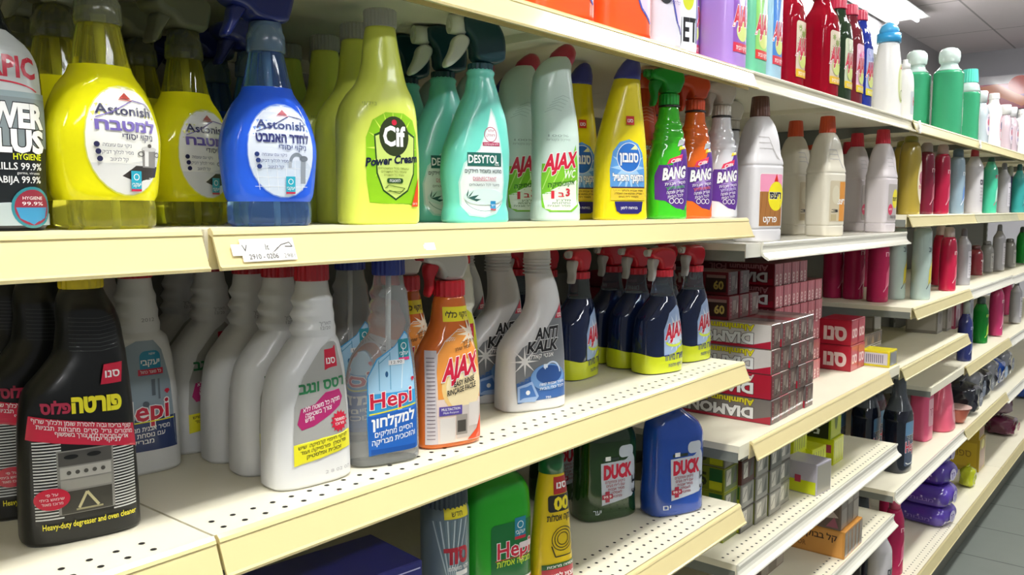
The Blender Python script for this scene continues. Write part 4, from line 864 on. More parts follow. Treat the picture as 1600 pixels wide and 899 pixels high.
# ---- generic goods further along the run
def jug(col, art, w=.042, d=.034, h=.25, capc='c02a3a', t=0, n=3.4, art2=None):
    def f(o):
        sh = Shape([(0, 0, w*.93, d*.9, n), (.004, 0, w, d, n), (h*.3, 0, w, d, n), (h*.62, 0, w*.99, d*.99, n), (h*.74, 0, w*.86, d*.9, 2.8), (h*.83, 0, w*.5, d*.62, 2.2), (h*.88, 0, .0165, .0165, 2), (h*.9, 0, .016, .016, 2)], 28)
        sh.body(liq(col, t) if t else plas(col), 'bottle', o, step=.008); cap(o, h*.895, 0, .019, .0175, h*.105, plas(capc), 18)
        A = Art(sh.fn(.001), .006); art(A, w, h); A.build('label', o)
    return f
def l_ajax(bg, band, flower=None):
    def g(A, w, h):
        x = w*.74; A.rect(-x, .028, x, h*.60, ink(bg), r=.006)
        rnd = random.Random(bg)
        if flower:
            for _ in range(12): A.star(rnd.uniform(-x*.7, x*.7), rnd.uniform(h*.38, h*.57), .008, .004, 7, ink(rnd.choice(flower)))
        else:
            A.poly([(-x*.3, h*.36), (x*.2, h*.58), (x*.7, h*.58), (x*.2, h*.36)], ink('dbe8ee'))
        A.ell(0, .062, x*.7, .016, ink('d5e080')); A.text('AJAX', 0, .072, .030, RED, w=w*1.55, bold=4, shear=.1, slope=.08, outline=WH)
        A.rect(-x, .028, x, .043, ink(band)); A.text(HEB('לניקוי הבית'), 0, .032, .007, WH, w=w*1.1, bold=1)
    return g
def l_orange(A, w, h):
    x = w*.8; A.poly([(-x*.2, .10), (x, .12), (x, .024), (x*.5, .040)], ink('d7c7da')); A.line([(-x*.2, .10), (x*.5, .04), (x, .022)], .003, ink('4a4fa8')); A.ell(-x*.35, .075, .012, .013, BLK); A.text('4'+HEB('ב1'), -x*.35, .070, .010, WH, w=.018, bold=2); A.lines(x*.35, .09, w*.8, 4, .009, .005, ink('5a4a8c'), HW); A.text('4in1', .0, .125, .018, ink('f5e8d8'), w=w*1.2, bold=3)
def l_jet(A, w, h):
    x = w*.82; A.rect(-x, .010, x, h*.75, ink('dfe2ea')); A.text('JET', 0, .022, .034, BLK, w=w*1.45, bold=2); A.ell(0, .085, w*.4, .018, ink('c9cc2a')); A.rect(-w*.2, .09, w*.2, .125, ink('b7c02a')); A.line([(x*.8, .02), (x*.8, .16)], .003, ink('3a3f8c')); A.text('JET', 0, .14, .02, ink('3a3f8c'), w=w, bold=2)
def l_oval(c1, c2, c3, z0=.03, z1=.12, word=None):
    def g(A, w, h):
        A.ell(w*.15, (z0+z1)/2, w*.62, (z1-z0)/2, ink(c1)); A.ell(w*.15, (z0+z1)/2, w*.55, (z1-z0)/2-.004, ink(c2)); A.ell(w*.1, z0+(z1-z0)*.6, w*.35, (z1-z0)*.16, ink(c3)); A.text(word or HEB('ניחוח'), w*.12, z0+(z1-z0)*.35, .010, ink('c8304c'), w=w*.8, bold=2)
    return g
def l_none(A, w, h): A.rect(-w*.5, h*.3, w*.5, h*.5, ink('e6e0e0')); A.text(HEB('מרכך'), 0, h*.37, .012, ink('7a6a8c'), w=w*.8)
def tube(col, art, w=.030, h=.24, capc='d8d2cc', cap_h=.03, d=None, t=0, taper=.86, name='aerosol'):
    d = d or w*.8
    def f(o):
        sh = Shape([(0, 0, w*.95, d*.95, 2), (.003, 0, w, d, 2), (h*.5, 0, w, d, 2), (h*.80, 0, w*.95, d*.95, 2), (h-.012, 0, w*taper, d*taper, 2), (h-.004, 0, w*taper*.85, d*taper*.85, 2)], 24)
        sh.body(liq(col, t) if t else mat(col, .2, coat=.5, noise=.15), 'can', o, step=.01); smooth_cap(o, h-.006, 0, [(0, w*taper*.8, 0), (cap_h*.8, w*taper*.74, 0), (cap_h, w*taper*.5, 0)], plas(capc), ell=d/w)
        A = Art(sh.fn(.001), .006); art(A, w, h); A.build('label', o)
    return f
def l_swirl(c1, c2, word='ריח'):
    def g(A, w, h):
        A.poly([(-w*.5, h*.2), (w*.2, h*.25), (w*.7, h*.45), (w*.3, h*.6), (-w*.4, h*.42)], ink(c1)); A.line([(-w*.7, h*.15), (0, h*.3), (w*.6, h*.7)], .003, ink(c2)); A.text(HEB(word), 0, h*.66, h*.07, ink(c2), w=w*1.1, bold=2); A.star(w*.3, h*.48, w*.3, w*.12, 6, ink(c2))
    return g
def l_lines(c, bg=None, word='נקי'):
    def g(A, w, h):
        if bg: A.rect(-w*.7, h*.15, w*.7, h*.68, ink(bg), r=.004)
        A.text(HEB(word), 0, h*.5, h*.09, ink(c), w=w*1.1, bold=3); A.lines(0, h*.42, w*1.1, 5, h*.055, h*.03, ink(c), HW)
    return g
KIND.update({
 'or_jug': (jug('f0541c', l_orange, .047, .036, .25, 'e04a1c'), 'cleaner_jug', 'jug'),
 'or_clear': (jug('d8d5e0', l_orange, .031, .029, .25, 'e04a1c'), 'cleaner_bottle', 'bottle'),
 'jet': (jug('e6e6ec', l_jet, .027, .024, .25, '2c3a8c'), 'cleaner_bottle', 'bottle'),
 'pur': (jug('a883cf', l_ajax('8c56b4', 'd0304c'), .034, .034, .27, 'b02a3c'), 'floor_cleaner_jug', 'jug'),
 'aj_g': (jug('6ec49a', l_ajax('8fd06c', 'd83a34'), .034, .033, .255, 'b02a3c'), 'floor_cleaner_bottle', 'bottle'),
 'aj_b': (jug('a4c8dc', l_ajax('3f82d0', 'd83a4c'), .030, .029, .25, 'b02a3c'), 'floor_cleaner_bottle', 'bottle'),
 'red': (jug('a80f28', l_ajax('d8c8b0', 'e8b82c', ('e8e4d0', 'c83a4c', '8a9a4a')), .034, .034, .225, 'b81f38', t=.35), 'floor_cleaner_bottle', 'bottle'),
 'aj_dg': (jug('2c3f2a', l_ajax('cfd8b8', 'e8c82c', ('f4f4ea', 'e8e8d0', '9ab06a')), .034, .030, .22, 'c82a4c', t=.2), 'floor_cleaner_bottle', 'bottle'),
 'aj_pk': (jug('7a2a34', l_ajax('e8b8cc', 'e8c82c', ('f08ab8', 'e85a9c', 'f8d0e0')), .034, .030, .22, 'c82a4c', t=.2), 'floor_cleaner_bottle', 'bottle'),
 'aj_bl': (jug('2c3c9c', l_ajax('a8b4e0', 'e8d82c', ('7a6ac8', 'c8c8f0')), .034, .030, .22, 'c82a4c', t=.2), 'floor_cleaner_bottle', 'bottle'),
 'grn': (jug('2e9c68', l_oval('b8d8c4', 'e6eee6', 'c8406a', .02, .11), .045, .040, .26, 'eef6f2', t=.3, n=2.6), 'antiseptic_bottle', 'bottle'),
})
def white_blue(o):
    sh = Shape([(0, 0, .036, .028, 2.8), (.004, 0, .039, .031, 2.8), (.08, 0, .039, .031, 2.6), (.13, 0, .036, .029, 2.4), (.16, 0, .031, .026, 2.2), (.182, 0, .026, .024, 2), (.19, 0, .022, .022, 2)])
    sh.body(mat('f2f1ec', .35), 'bottle', o)
    b = MB(); b.cyl((0, 0, .186), (0, 0, .208), .0285, .0285, plas('3aa6e0'), 30); b.build('cap', o)
    smooth_cap(o, .207, 0, [(0, .024, 0), (.012, .023, 0), (.022, .017, 0), (.028, .008, 0)], plas('55b8ea'), 'dosing_dome')
    A = Art(sh.fn()); A.ell(.012, .085, .022, .048, ink('d5dc9a')); A.ell(.014, .085, .014, .038, ink('eceecf')); A.poly([(.004, .12), (.02, .135), (.026, .118)], ink('d83a5a')); A.ring(.012, .055, .010, .014, .002, ink('6a7a3a')); A.build('label', o)
def white_small(o):
    sh = Shape([(0, 0, .026, .020, 2.6), (.003, 0, .028, .022, 2.6), (.09, 0, .027, .022, 2.4), (.12, 0, .023, .020, 2.2), (.135, 0, .015, .015, 2), (.14, 0, .012, .012, 2)])
    sh.body(mat('ecebe6', .35), 'bottle', o); smooth_cap(o, .138, 0, [(0, .014, 0), (.014, .012, 0), (.016, .007, 0), (.026, .006, 0)], plas('eeeeea'))
    A = Art(sh.fn()); A.rect(-.012, .02, .022, .08, ink('cfd6d8'), r=.004); A.text('H', .008, .045, .02, RED, w=.012, bold=4); A.build('label', o)
def dome_green(o):
    sh = Shape([(0, 0, .043, .038, 2.6), (.004, 0, .046, .041, 2.6), (.10, 0, .046, .041, 2.6), (.188, 0, .046, .041, 2.6), (.196, 0, .040, .036, 2.4)])
    sh.body(liq('4fbe8c', .4), 'bottle', o, step=.01)
    Shape([(.195, 0, .041, .037, 2.4), (.206, 0, .030, .028, 2), (.214, 0, .025, .024, 2), (.222, 0, .025, .024, 2)]).body(mat('cfe8e0', .15, trans=.3), 'clear_shoulder', o)
    smooth_cap(o, .218, 0, [(0, .024, 0), (.006, .029, 0), (.022, .031, 0), (.036, .029, 0), (.045, .022, 0), (.049, .010, 0)], mat('e3f3ee', .2, trans=.2), 'dosing_cap')
    A = Art(sh.fn(), .006); A.ring(.022, .07, .014, .042, .003, ink('d8ecd8')); A.ell(.024, .06, .012, .026, ink('dfe6dc')); A.ell(.024, .055, .007, .012, ink('c8506a')); A.star(.02, .115, .012, .004, 5, ink('1f6a44')); A.build('label', o)
def teal_cap_green(o):
    sh = Shape([(0, 0, .036, .030, 2.6), (.004, 0, .038, .032, 2.6), (.16, 0, .038, .032, 2.6), (.185, 0, .034, .029, 2.3), (.2, 0, .022, .021, 2)])
    sh.body(liq('4fbe8c', .4), 'bottle', o, z1=.165, step=.01); sh.body(mat('d8eee8', .15, trans=.3), 'clear_shoulder', o, z0=.165, step=.01)
    cap(o, .198, 0, .026, .023, .045, plas('5ad8c0'), 20); A = Art(sh.fn(), .006); A.ell(.018, .08, .014, .05, ink('dfe6dc')); A.ell(.02, .085, .007, .02, ink('c8506a')); A.build('label', o)
def clear_pink(liqc, capc):
    def f(o):
        sh = Shape([(0, 0, .034, .026, 2.8), (.004, 0, .036, .028, 2.8), (.10, 0, .036, .028, 2.6), (.125, 0, .030, .025, 2.3), (.14, 0, .020, .019, 2), (.15, 0, .016, .016, 2)])
        sh.body(mat(liqc, .12, trans=.35, coat=.5), 'bottle', o, step=.01); smooth_cap(o, .148, 0, [(0, .020, 0), (.036, .022, 0), (.040, .020, 0)], plas(capc)); A = Art(sh.fn(), .006); A.ell(0, .07, .022, .038, ink('e8dce4')); A.ell(0, .078, .010, .012, ink('c8506a')); A.ell(.004, .055, .009, .008, ink('8a7ac0')); A.text('soft', 0, .09, .008, ink('5a4a8c'), w=.024); A.build('label', o)
    return f
KIND.update({
 'whb': (white_blue, 'dosing_bottle', 'bottle'), 'whs': (white_small, 'cleaner_bottle', 'bottle'), 'grd': (dome_green, 'antiseptic_bottle', 'bottle'), 'grt': (teal_cap_green, 'antiseptic_bottle', 'bottle'),
 'clp': (clear_pink('ecd8e2', 'fbfbfb'), 'softener_bottle', 'bottle'), 'clc': (clear_pink('dbe6ee', 'e8eef2'), 'softener_bottle', 'bottle'), 'whl': (jug('f6f5f7', l_oval('d8305c', 'f4ecf0', '4a4a7c'), .034, .028, .205, 'fafafa', n=2.6), 'softener_bottle', 'bottle'),
 'olive': (tube('b09a3c', l_oval('d8cfa0', 'eadcc8', 'a8506a', .03, .15), .036, .205, '8f8a2c', .02, taper=.8), 'air_freshener', 'air freshener'),
 'ruby': (tube('b81f44', l_swirl('c84a6a', 'e8b8c0'), .030, .19, 'cdb4ae', .032), 'aerosol_can', 'aerosol can'),
 'dred': (tube('7c1c34', l_swirl('a04a5a', 'd8a0a8'), .030, .19, 'a89a98', .030), 'aerosol_can', 'aerosol can'),
 'lblue': (tube('9cb4c4', l_swirl('5a8cd0', 'e8eef4'), .030, .192, '5a7486', .03), 'aerosol_can', 'aerosol can'),
 'wscr': (tube('d4d0d2', l_lines('34303c', None, 'קסם'), .038, .205, 'b83a40', .030, taper=.55), 'cleaner_bottle', 'bottle'),
 'mint': (tube('4cc8a0', l_swirl('a8e8d0', 'c83a6a'), .032, .20, '2a5a4c', .02, taper=.6), 'cleaner_bottle', 'bottle'),
 'teal': (tube('3ca8a4', l_swirl('a8d8d8', '2a5a6a'), .034, .19, '2a6a6a', .03, taper=.5), 'cleaner_bottle', 'bottle'),
 'silver': (tube('b0aeb2', l_lines('5a5a66', 'd0ccd2', 'זך'), .032, .18, '7a7a80', .03, taper=.5), 'cleaner_bottle', 'bottle'),
 'aero': (tube('b8ccc4', l_swirl('d8c83a', '55606a', 'אביב'), .034, .215, 'd8d2c8', .03, taper=.92), 'flower_aerosol', 'aerosol can'),
 'aerored': (tube('cc1f48', l_swirl('e0506a', 'f0c8c8'), .032, .18, 'd8c4bc', .035, taper=.8), 'aerosol_can', 'aerosol can'),
 'pinkb': (tube('c02c5c', l_swirl('d85a80', 'e8a8b8'), .036, .20, 'c8506a', .03, taper=.7, t=.15), 'softener_bottle', 'bottle'),
 'dkblue': (tube('2c3470', l_swirl('4a5a9c', 'a8b0c8'), .030, .17, 'a9b0a4', .05, taper=.6), 'cleaner_bottle', 'bottle'),
 'grnb': (tube('1f8a34', l_swirl('a8d83a', 'd8e86a'), .036, .16, '3a4a44', .03, taper=.7, t=.2), 'dish_soap_bottle', 'bottle'),
 'pinks': (tube('c83a70', l_swirl('e080a0', 'f0c8d0'), .034, .21, 'a83a5a', .03, taper=.6), 'shampoo_bottle', 'bottle'),
 'greyt': (tube('8a8884', l_lines('3a3a3a', 'b0aea8', 'נקי'), .034, .12, '6a6866', .02, taper=.8), 'grey_tub', 'tub'),
 'redt': (tube('8a2a34', l_lines('e8d8d8', None, 'נקי'), .036, .11, '5a2a2c', .02, taper=.8), 'red_tub', 'tub'),
})
# ---- front goods, eye level shelf
yf = .645
put('harpic', X(1, .66)-.007, .665, ZM, 0, 'black bottle with grey label and red lettering, cut by the left edge of the photo')
DEEP = ['second', 'third', 'fourth', 'fifth', 'sixth']
def row(kind, pts, rz, z, what, first=0):
    for i, (x, y) in enumerate(pts): put(kind, x, y, z, rz, '%s, %s bottle back in its row' % (what, DEEP[first+i]))
put('ast_y', X(166, .655), .655, ZM, 10, 'clear yellow kitchen spray with oval label, front of the two nearest the left')
put('ast_y', .432, .745, ZM, 12, 'clear yellow kitchen spray, right one, half hidden behind the front yellow spray')
row('ast_y', [(.312, .735), (.312, .805), (.312, .875), (.312, .945)], 8, ZM, 'yellow kitchen spray behind the leftmost yellow one')
row('ast_y', [(.425, .815), (.425, .885), (.425, .955)], 8, ZM, 'yellow kitchen spray behind the right yellow one')
put('ast_b', X(422, .655), .655, ZM, -8, 'clear blue bathroom spray with oval label, front of its row')
row('ast_b', [(.536, .792), (.536, .862), (.536, .932)], -6, ZM, 'blue bathroom spray behind the front blue one')
put('cif', X(592, .65), .65, ZM, -15, 'lime cream cleaner bottle with grey cap and round label, front of its row')
row('cif', [(.612, .718), (.632, .795), (.637, .872), (.645, .945)], -8, ZM, 'lime cream cleaner bottle behind the labelled one')
put('desy', X(742, .645), .645, ZM, -26, 'turquoise disinfectant spray with white trigger, frontmost of the turquoise row')
row('desy', [(.742, .718), (.750, .788), (.755, .858), (.757, .93)], -24, ZM, 'turquoise disinfectant spray behind the front one')
put('ajwc', X(867, .645), .645, ZM, -30, 'pale green toilet cleaner bottle with red cap, front of its pair')
put('ajwc', X(814, .72), .72, ZM, -28, 'pale green toilet cleaner bottle behind the front one, label half covered')
row('ajwc', [(.905, .80), (.91, .88)], -28, ZM, 'pale green toilet cleaner bottle in shade', 1)
put('sanb', X(968, .645), .645, ZM, -32, 'yellow toilet foam bottle with blue cap, front one')
row('sanb', [(1.035, .725), (1.04, .80), (1.045, .875)], -28, ZM, 'yellow toilet foam bottle with blue cap')
put('muscle', X(1001, .70)-.012, .70, ZM, -20, 'orange cleaner bottle squeezed between the yellow foam and green spray bottles')
put('bang_g', X(1041, .645), .645, ZM, -30, 'green and purple spray bottle with green trigger head')
put('bang_o', X(1082, .645), .645, ZM, -28, 'orange and purple spray bottle with orange trigger head')
put('bang_w', X(1123, .645), .645, ZM, -28, 'white and purple spray bottle at the end of the eye level shelf')
put('bang_w', X(1139, .74), .74, ZM, -25, 'white spray bottle standing behind the last white and purple one')
row('bang_o', [(1.275, .73)], -25, ZM, 'orange and purple spray bottle in shade')
put('pk_brown', X(1183, .628), .628, Z3M, -20, 'large white floor polish bottle with brown cap')
put('pk_beige', X(1288, .645), .645, Z3M, -14, 'ivory floor polish bottle with orange cap and label with orange strip, front one')
put('pk_beige', X(1239, .735), .735, Z3M, -8, 'ivory floor polish bottle with orange cap set further back in shade')
put('pk_pink', X(1375, .640), .640, Z3M, -6, 'pinkish white floor polish bottle with bright red cap, last on its shelf')
put('pk_pink', X(1335, .725), .725, Z3M, -6, 'pinkish white floor polish bottle with dark red cap, second from the end')
put('pk_beige', X(1262, .87), .87, Z3M, 0, 'ivory floor polish bottle in the third row between two orange capped ones')
put('pk_pink', X(1322, .84), .84, Z3M, 0, 'pinkish floor polish bottle in the back row behind the red capped ones')
# ---- lower shelf
put('black', X(118, .690, 640), .690, ZL, -14, 'black oven cleaner bottle with yellow lettering and striped label, front one')
put('black', X(52, .775, 640), .775, ZL, -10, 'black oven cleaner bottle second in its row, label edge showing')
put('black', X(8, .86, 640), .86, ZL, -8, 'black oven cleaner bottle third in its row at the left edge')
put('hepiw', X(200, .812, 600), .812, ZL, -12, 'white scale remover bottle with teal and navy label, set back beside the black bottle')
put('hepiw', .405, .90, ZL, -12, 'white scale remover bottle hidden behind the labelled one')
put('sano', X(476, .655, 600), .655, ZL, -6, 'white wipe cleaner bottle with red cap, grey and pink label, frontmost')
for i, (px, y) in enumerate(((424, .715), (378, .775), (318, .835))):
    put('sano', X(px, y, 590), y, ZL, -6-i, ['white wipe cleaner bottle directly behind the front labelled one', 'white wipe cleaner bottle third from the front of its row', 'white wipe cleaner bottle fourth from the front, corner of label showing'][i])
put('sano', .505, .915, ZL, -8, 'white wipe cleaner bottle last in the row, deep in shade')
put('hepic', X(595, .648, 600), .648, ZL, -18, 'clear shower cleaner bottle with blue cap and blue label, front one')
row('hepic', [(.606, .735), (.603, .815), (.603, .895)], -15, ZL, 'clear shower cleaner bottle')
put('ajo', X(697, .640, 580), .640, ZL, -18, 'orange all purpose spray with white head and red trigger, front one')
put('ajo', .684, .722, ZL, -16, 'orange all purpose spray behind the front one, red collar showing')
put('lemon', .763, .718, ZL, -14, 'white bottle with lemon yellow label peeking out behind the orange spray')
put('kalk', X(828, .672, 560), .672, ZL, -22, 'white scale remover bottle with grey and blue tap label, front of three')
put('kalk', X(768, .740, 550), .740, ZL, -22, 'white scale remover bottle second of three, label mostly hidden')
put('kalk', X(712, .810, 550), .810, ZL, -22, 'white scale remover bottle third of three, behind the orange spray')
W_ = 'dark blue glass cleaner spray '
def pack(pxf, yfr, rz, n, labels):
    x = X(pxf, yfr, 500); a = math.radians(rz)
    for i in range(n): put('windex', x-math.sin(a)*(.028+.058*i), yfr+math.cos(a)*(.028+.058*i), ZL, rz, W_+labels[i])
pack(1048, .640, -14, 3, ['with yellow green band, front of the middle pack', 'behind the front one of the middle pack', 'third in the middle pack, in shade'])
pack(1098, .650, -8, 2, ['at the right end of the row beside the foil boxes', 'behind the right end bottle'])
pack(925, .715, 6, 3, ['nearest the white tap label bottle', 'second back beside the white tap label bottle', 'deepest beside the white tap label bottle'])
# ---- third shelf
put('duck_b', X(1050, .672, 730), .672, ZN, -24, 'translucent blue toilet cleaner jug with silver label and red lettering')
put('duck_g', X(944, .748, 740), .748, ZN, -24, 'dark green toilet cleaner jug with silver label, set back in shade')
put('hepig', X(783, .705, 830)-.014, .712, ZN, -18, 'bright green toilet cleaner bottle with flat shoulder and green label')
put('hepig', X(745, .80, 830)-.01, .80, ZN, -14, 'bright green toilet cleaner bottle second in its row, in shade')
put('00', X(862, .655, 830)+.012, .665, ZN, -20, 'yellow tapered bottle with green cap and black zero zero panel')
put('sod', X(695, .70, 830), .70, ZN, -32, 'blue grey cleaning powder canister with red lettering')
# blue carton
def bluebox(o):
    b = MB(); b.box(-.085, -.05, 0, .085, .05, .128, mat('2a2c78', .3, coat=.4), .0015); b.build('carton', o)
    A = Art(lambda x, z, off: (x, -.05-off, z), .05); A.rect(-.082, .119, .082, .1205, ink('c9c8e8')); A.rect(-.055, .085, -.020, .113, RED); A.text(HEB('סנו'), -.038, .093, .014, WH, w=.026, bold=3); A.text(HEB('מלח למדיח'), .035, .085, .024, WH, w=.085, bold=2); A.rect(-.08, .06, .08, .075, ink('4a52a8')); A.build('label', o)
KIND['bluebox'] = (bluebox, 'dishwasher_salt_box', 'box')
put('bluebox', X(515, .70, 860), .70, ZN, -8, 'dark blue dishwasher salt box with white lettering at the bottom of the photo')
# ---- top shelf
put('or_jug', X(866, .64, 0), .64, ZU, -24, 'orange cleaner jug, left of the two on the top shelf')
put('or_jug', X(960, .64, 30), .64, ZU, -24, 'orange cleaner jug, right of the two on the top shelf')
put('or_clear', X(1026, .632, 40), .632, ZU, -20, 'clear and orange printed bottle right of the orange jugs')
put('or_jug', X(824, .74, 0), .735, ZU, -24, 'orange cleaner jug in the second row above the pale green bottles')
put('jet', X(1058, .632, 60)+.004, .635, ZU, -22, 'slim white bottle with tall black lettering on the top shelf')
def putf(k, px, yfr, d, rz, lb): put(k, X(px, yfr, 100), yfr+d, ZU, rz, lb)
putf('pur', 1085, .665, .036, -4, 'purple floor cleaner jug set back, left of its pair')
putf('pur', 1160, .603, .036, -2, 'purple floor cleaner jug in front, at the end of the second bay')
putf('aj_g', 1192, .603, .034, 0, 'pale green floor cleaner bottle with green label and red strip')
putf('aj_b', 1217, .603, .030, 0, 'pale blue floor cleaner bottle with blue label, squeezed before the red bottles')
putf('red', 1253, .625, .034, 0, 'deep red floor cleaner bottle, left of the red pair')
putf('red', 1307, .603, .034, -4, 'deep red floor cleaner bottle with floral label, right of the red pair')
putf('aj_dg', 1328, .603, .030, 0, 'dark green floor cleaner bottle with white daisy label')
putf('aj_pk', 1346, .603, .030, 0, 'dark bottle with pink flower label on the top shelf')
putf('aj_bl', 1361, .603, .030, 0, 'narrow looking blue flower label bottle beside the blue capped white bottle')
put('whb', X(1387, .636, 110), .636, ZU, -6, 'tall white bottle with light blue domed cap')
put('whs', X(1413, .632, 140), .632, ZU, -4, 'small white bottle between the blue capped bottle and the green bottles')
put('whs', X(1407, .70, 140), .70, ZU, 0, 'small white bottle further back beside the green bottles')
put('grd', X(1432, .73, 140)-.03, .725, ZU, -4, 'green antiseptic bottle with clear round cap, left one')
put('grd', X(1481, .635, 150), .635, ZU, -4, 'green antiseptic bottle with clear round cap, right and larger looking one')
put('grt', X(1514, .640, 160), .640, ZU, -4, 'green antiseptic bottle with turquoise cap')
put('clc', X(1531, .635, 190), .635, ZU, -4, 'clear bottle with flower label right after the turquoise capped bottle')
for i, (k, px, y, lb) in enumerate((('whl', 1551, .635, 'white softener bottle, first after the clear bottle'), ('clp', 1569, .64, 'clear pink softener bottle with white cap, left one'), ('clp', 1579, .635, 'clear pink softener bottle with white cap, right one'), ('whl', 1597, .635, 'white softener bottle at the right edge of the photo'), ('clc', 1541, .70, 'clear bottle in the second row before the white softener'), ('whl', 1588, .72, 'white softener bottle set back between pink clear ones'))):
    put(k, X(px, y, 200), y, ZU, -3, lb)
# ------------------------------------------------------------------ cartons seen end on and side on
def carton(w, d, h, base, side=None, front=None, b=.001, top=None, name='carton', side_step=.05):
    """box centred on x,y, standing on z=0; side(A) prints the face towards -x, front(A) the face towards the aisle"""
    def f(o):
        m = MB(); m.box(-w/2, -d/2, 0, w/2, d/2, h, base if not isinstance(base, str) else mat(base, .35, coat=.3, noise=.1), b); m.build('carton', o)
        if side: A = Art(lambda u, z, off: (-w/2-off, -u, z), side_step); side(A); A.build('side_print', o)
        if front: A = Art(lambda x, z, off: (x, -d/2-off, z), .05); front(A); A.build('end_print', o)
        if top: A = Art(lambda x, v, off: (x, v, h+off), .05); top(A); A.build('top_print', o)
    return f
FW, FD, FH = .043, .30, .0475
def foil_side(bg, stripe, title='DIAMOND', FD=FD, FH=FH):
    def g(A):                       # printed upside down: the boxes lie on their lids
        A.rect(-FD/2+.001, .001, FD/2-.001, FH-.001, ink(bg)); A.poly([(FD/2-.001, .001), (FD/2-.035, .001), (FD/2-.055, .014), (FD/2-.001, .03)][::-1], ink('b81f34')) if 0 else None
        A.rect(-FD/2+.001, .001, FD/2-.001, .006, ink('b02038')); A.poly([(FD/2-.04, .006), (FD/2-.001, .006), (FD/2-.001, .016)], ink('b02038'))
        A.text(title, .035, .0285, .0205, ink('ececea'), w=.150, bold=5, rot=PI, outline=BLK) if 0 else A.text(title, .032, .0275, .0195, ink('ececea'), w=.165, bold=4, rot=PI, outline=ink('2a2226'))
        A.text('Aluminum FOIL', .046, .0445, .0120, ink(stripe), w=.140, bold=3, rot=PI, outline=ink('5a1c20'))
    return g
def foil_end(A):
    rnd = random.Random(5)
    A.rect(-FW/2+.0015, .0015, FW/2-.0015, FH-.0015, ink('5f4a42')); A.rect(-FW/2+.003, .004, -FW/2+.010, FH-.004, ink('7c2a34')); A.rect(-.006, .01, .008, .038, ink('85776c')); A.poly([(.010, .012), (.016, .034), (.018, .012)], ink('a99f94')); A.text('45', .002, .018, .012, ink('3a2a26'), w=.010, rot=PI)
    for i in range(4): A.line([(-FW/2+.004, .010+.008*i), (-FW/2+.009, .010+.008*i)], .0010, ink('b8a99c'))
def foil_up_side(A):
    A.rect(-.168, .001, .168, .045, ink('7a2630')); A.text('DIAMOND', .03, .022, .018, ink('b09a96'), w=.17, bold=4); A.text('Aluminum FOIL', .02, .006, .010, ink('c06a72'), w=.12, bold=2)
    A.rect(.122, .006, .166, .040, ink('3c2624')); A.text('60', .150, .012, .016, ink('c8b060'), w=.022, bold=3, rot=0); A.rect(.124, .034, .165, .040, ink('9a7a74'))
def foil_end_red(A):
    A.rect(-.0225, .0015, .0225, .047, ink('c0606a')); A.text(HEB('סנו'), -.006, .010, .012, ink('efcfca'), w=.030, bold=3, rot=PI/2); A.text(HEB('סנו'), .014, .012, .010, ink('efcfca'), w=.026, bold=3, rot=PI/2); A.line([(-.0222, .002), (-.0222, .046)], .002, ink('7c1c2a')); A.rect(.003, .003, .0055, .045, ink('d89a98'))
KIND.update({
 'foil_w': (carton(FW, FD, FH, '8c7a70', foil_side('d3cdc8', 'e6dc2c'), foil_end), 'foil_box', 'box'),
 'foil_r': (carton(FW, FD, FH, '8f2430', foil_side('b02236', 'd8ccc8'), foil_end), 'foil_box', 'box'),
 'foil_g': (carton(FW, FD, FH, '6f6360', foil_side('77706c', 'd8d02c'), foil_end), 'foil_box', 'box'),
 'wrap_red': (carton(.048, .26, .048, '8c2632', foil_side('7c2630', 'c98a90', FD=.255, FH=.0475), foil_end_red), 'cling_wrap_box', 'box'),
})
# foil stack: six columns, four layers, sticking out a little over the rail
x0 = 1.532+FW/2; yfr = .612
names = ['bottom', 'second', 'third', 'top']; cols = ['leftmost', 'second', 'third', 'fourth', 'rightmost']
for c in range(5):
    for r in range(4):
        k = ['foil_g', 'foil_r', 'foil_w', 'foil_w'][r] if c == 0 else ['foil_g', 'foil_r', 'foil_w', 'foil_g'][(r+c) % 4]
        put(k, x0+c*(FW+.0016)+.001*((r*7+c*3) % 3)*(c > 0), yfr+FD/2+.0012*((r*5+c) % 4), Z35+r*(FH+.0006), 0,
            ('%s foil box of the leftmost column, upside down lettering on its side' if c == 0 else '%s foil box in the %s column, end facing the aisle') % ((names[r],) if c == 0 else (names[r], cols[c])), group='stacked foil boxes')
KIND['foil_up'] = (carton(.045, .34, .046, '7c2630', foil_up_side, foil_end), 'foil_box', 'box')
zt = Z35+4*(FH+.0006)
for i in range(3):
    put('foil_up', 1.56+i*.048, .875, zt, 0, 'dark red foil box laid on the foil stack, %s' % ['facing left with grey lettering', 'in the middle of its layer', 'nearest the red wall of boxes'][i], group='dark red boxes on the foil stack')
put('foil_up', 1.575, .885, zt+.0465, 0, 'dark red foil box forming the upper layer, with pale lettering', group='dark red boxes on the foil stack')
put('foil_up', 1.623, .882, zt+.0465, 0, 'dark red foil box right of the upper lettered one', group='dark red boxes on the foil stack')
for c in range(6):
    for r in range(6 if c < 4 else 5):
        put('wrap_red', 1.794+c*.0488, .705+.13+.002*((c*3+r) % 3), Z35+r*.0486, 0,
            'red wrap box end, %s from the shelf in the %s column of the red wall' % (['first', 'second', 'third', 'fourth', 'fifth', 'sixth'][r], ['first', 'second', 'third', 'fourth', 'fifth', 'last'][c]), group='tall wall of red wrap boxes')
def sano_cube_side(A):
    A.rect(-.039, .002, .039, .062, ink('b52436')); A.text(HEB('סנו'), -.000, .014, .036, ink('ead2cc'), w=.058, bold=4)
def cube_end(A):
    for i in (-1, 1): A.rect(-.026+i*.028, .003, .024+i*.028, .062, ink('b8404c')); A.text(HEB('סנו'), i*.028, .02, .024, ink('e8cfc8'), w=.040, bold=3)
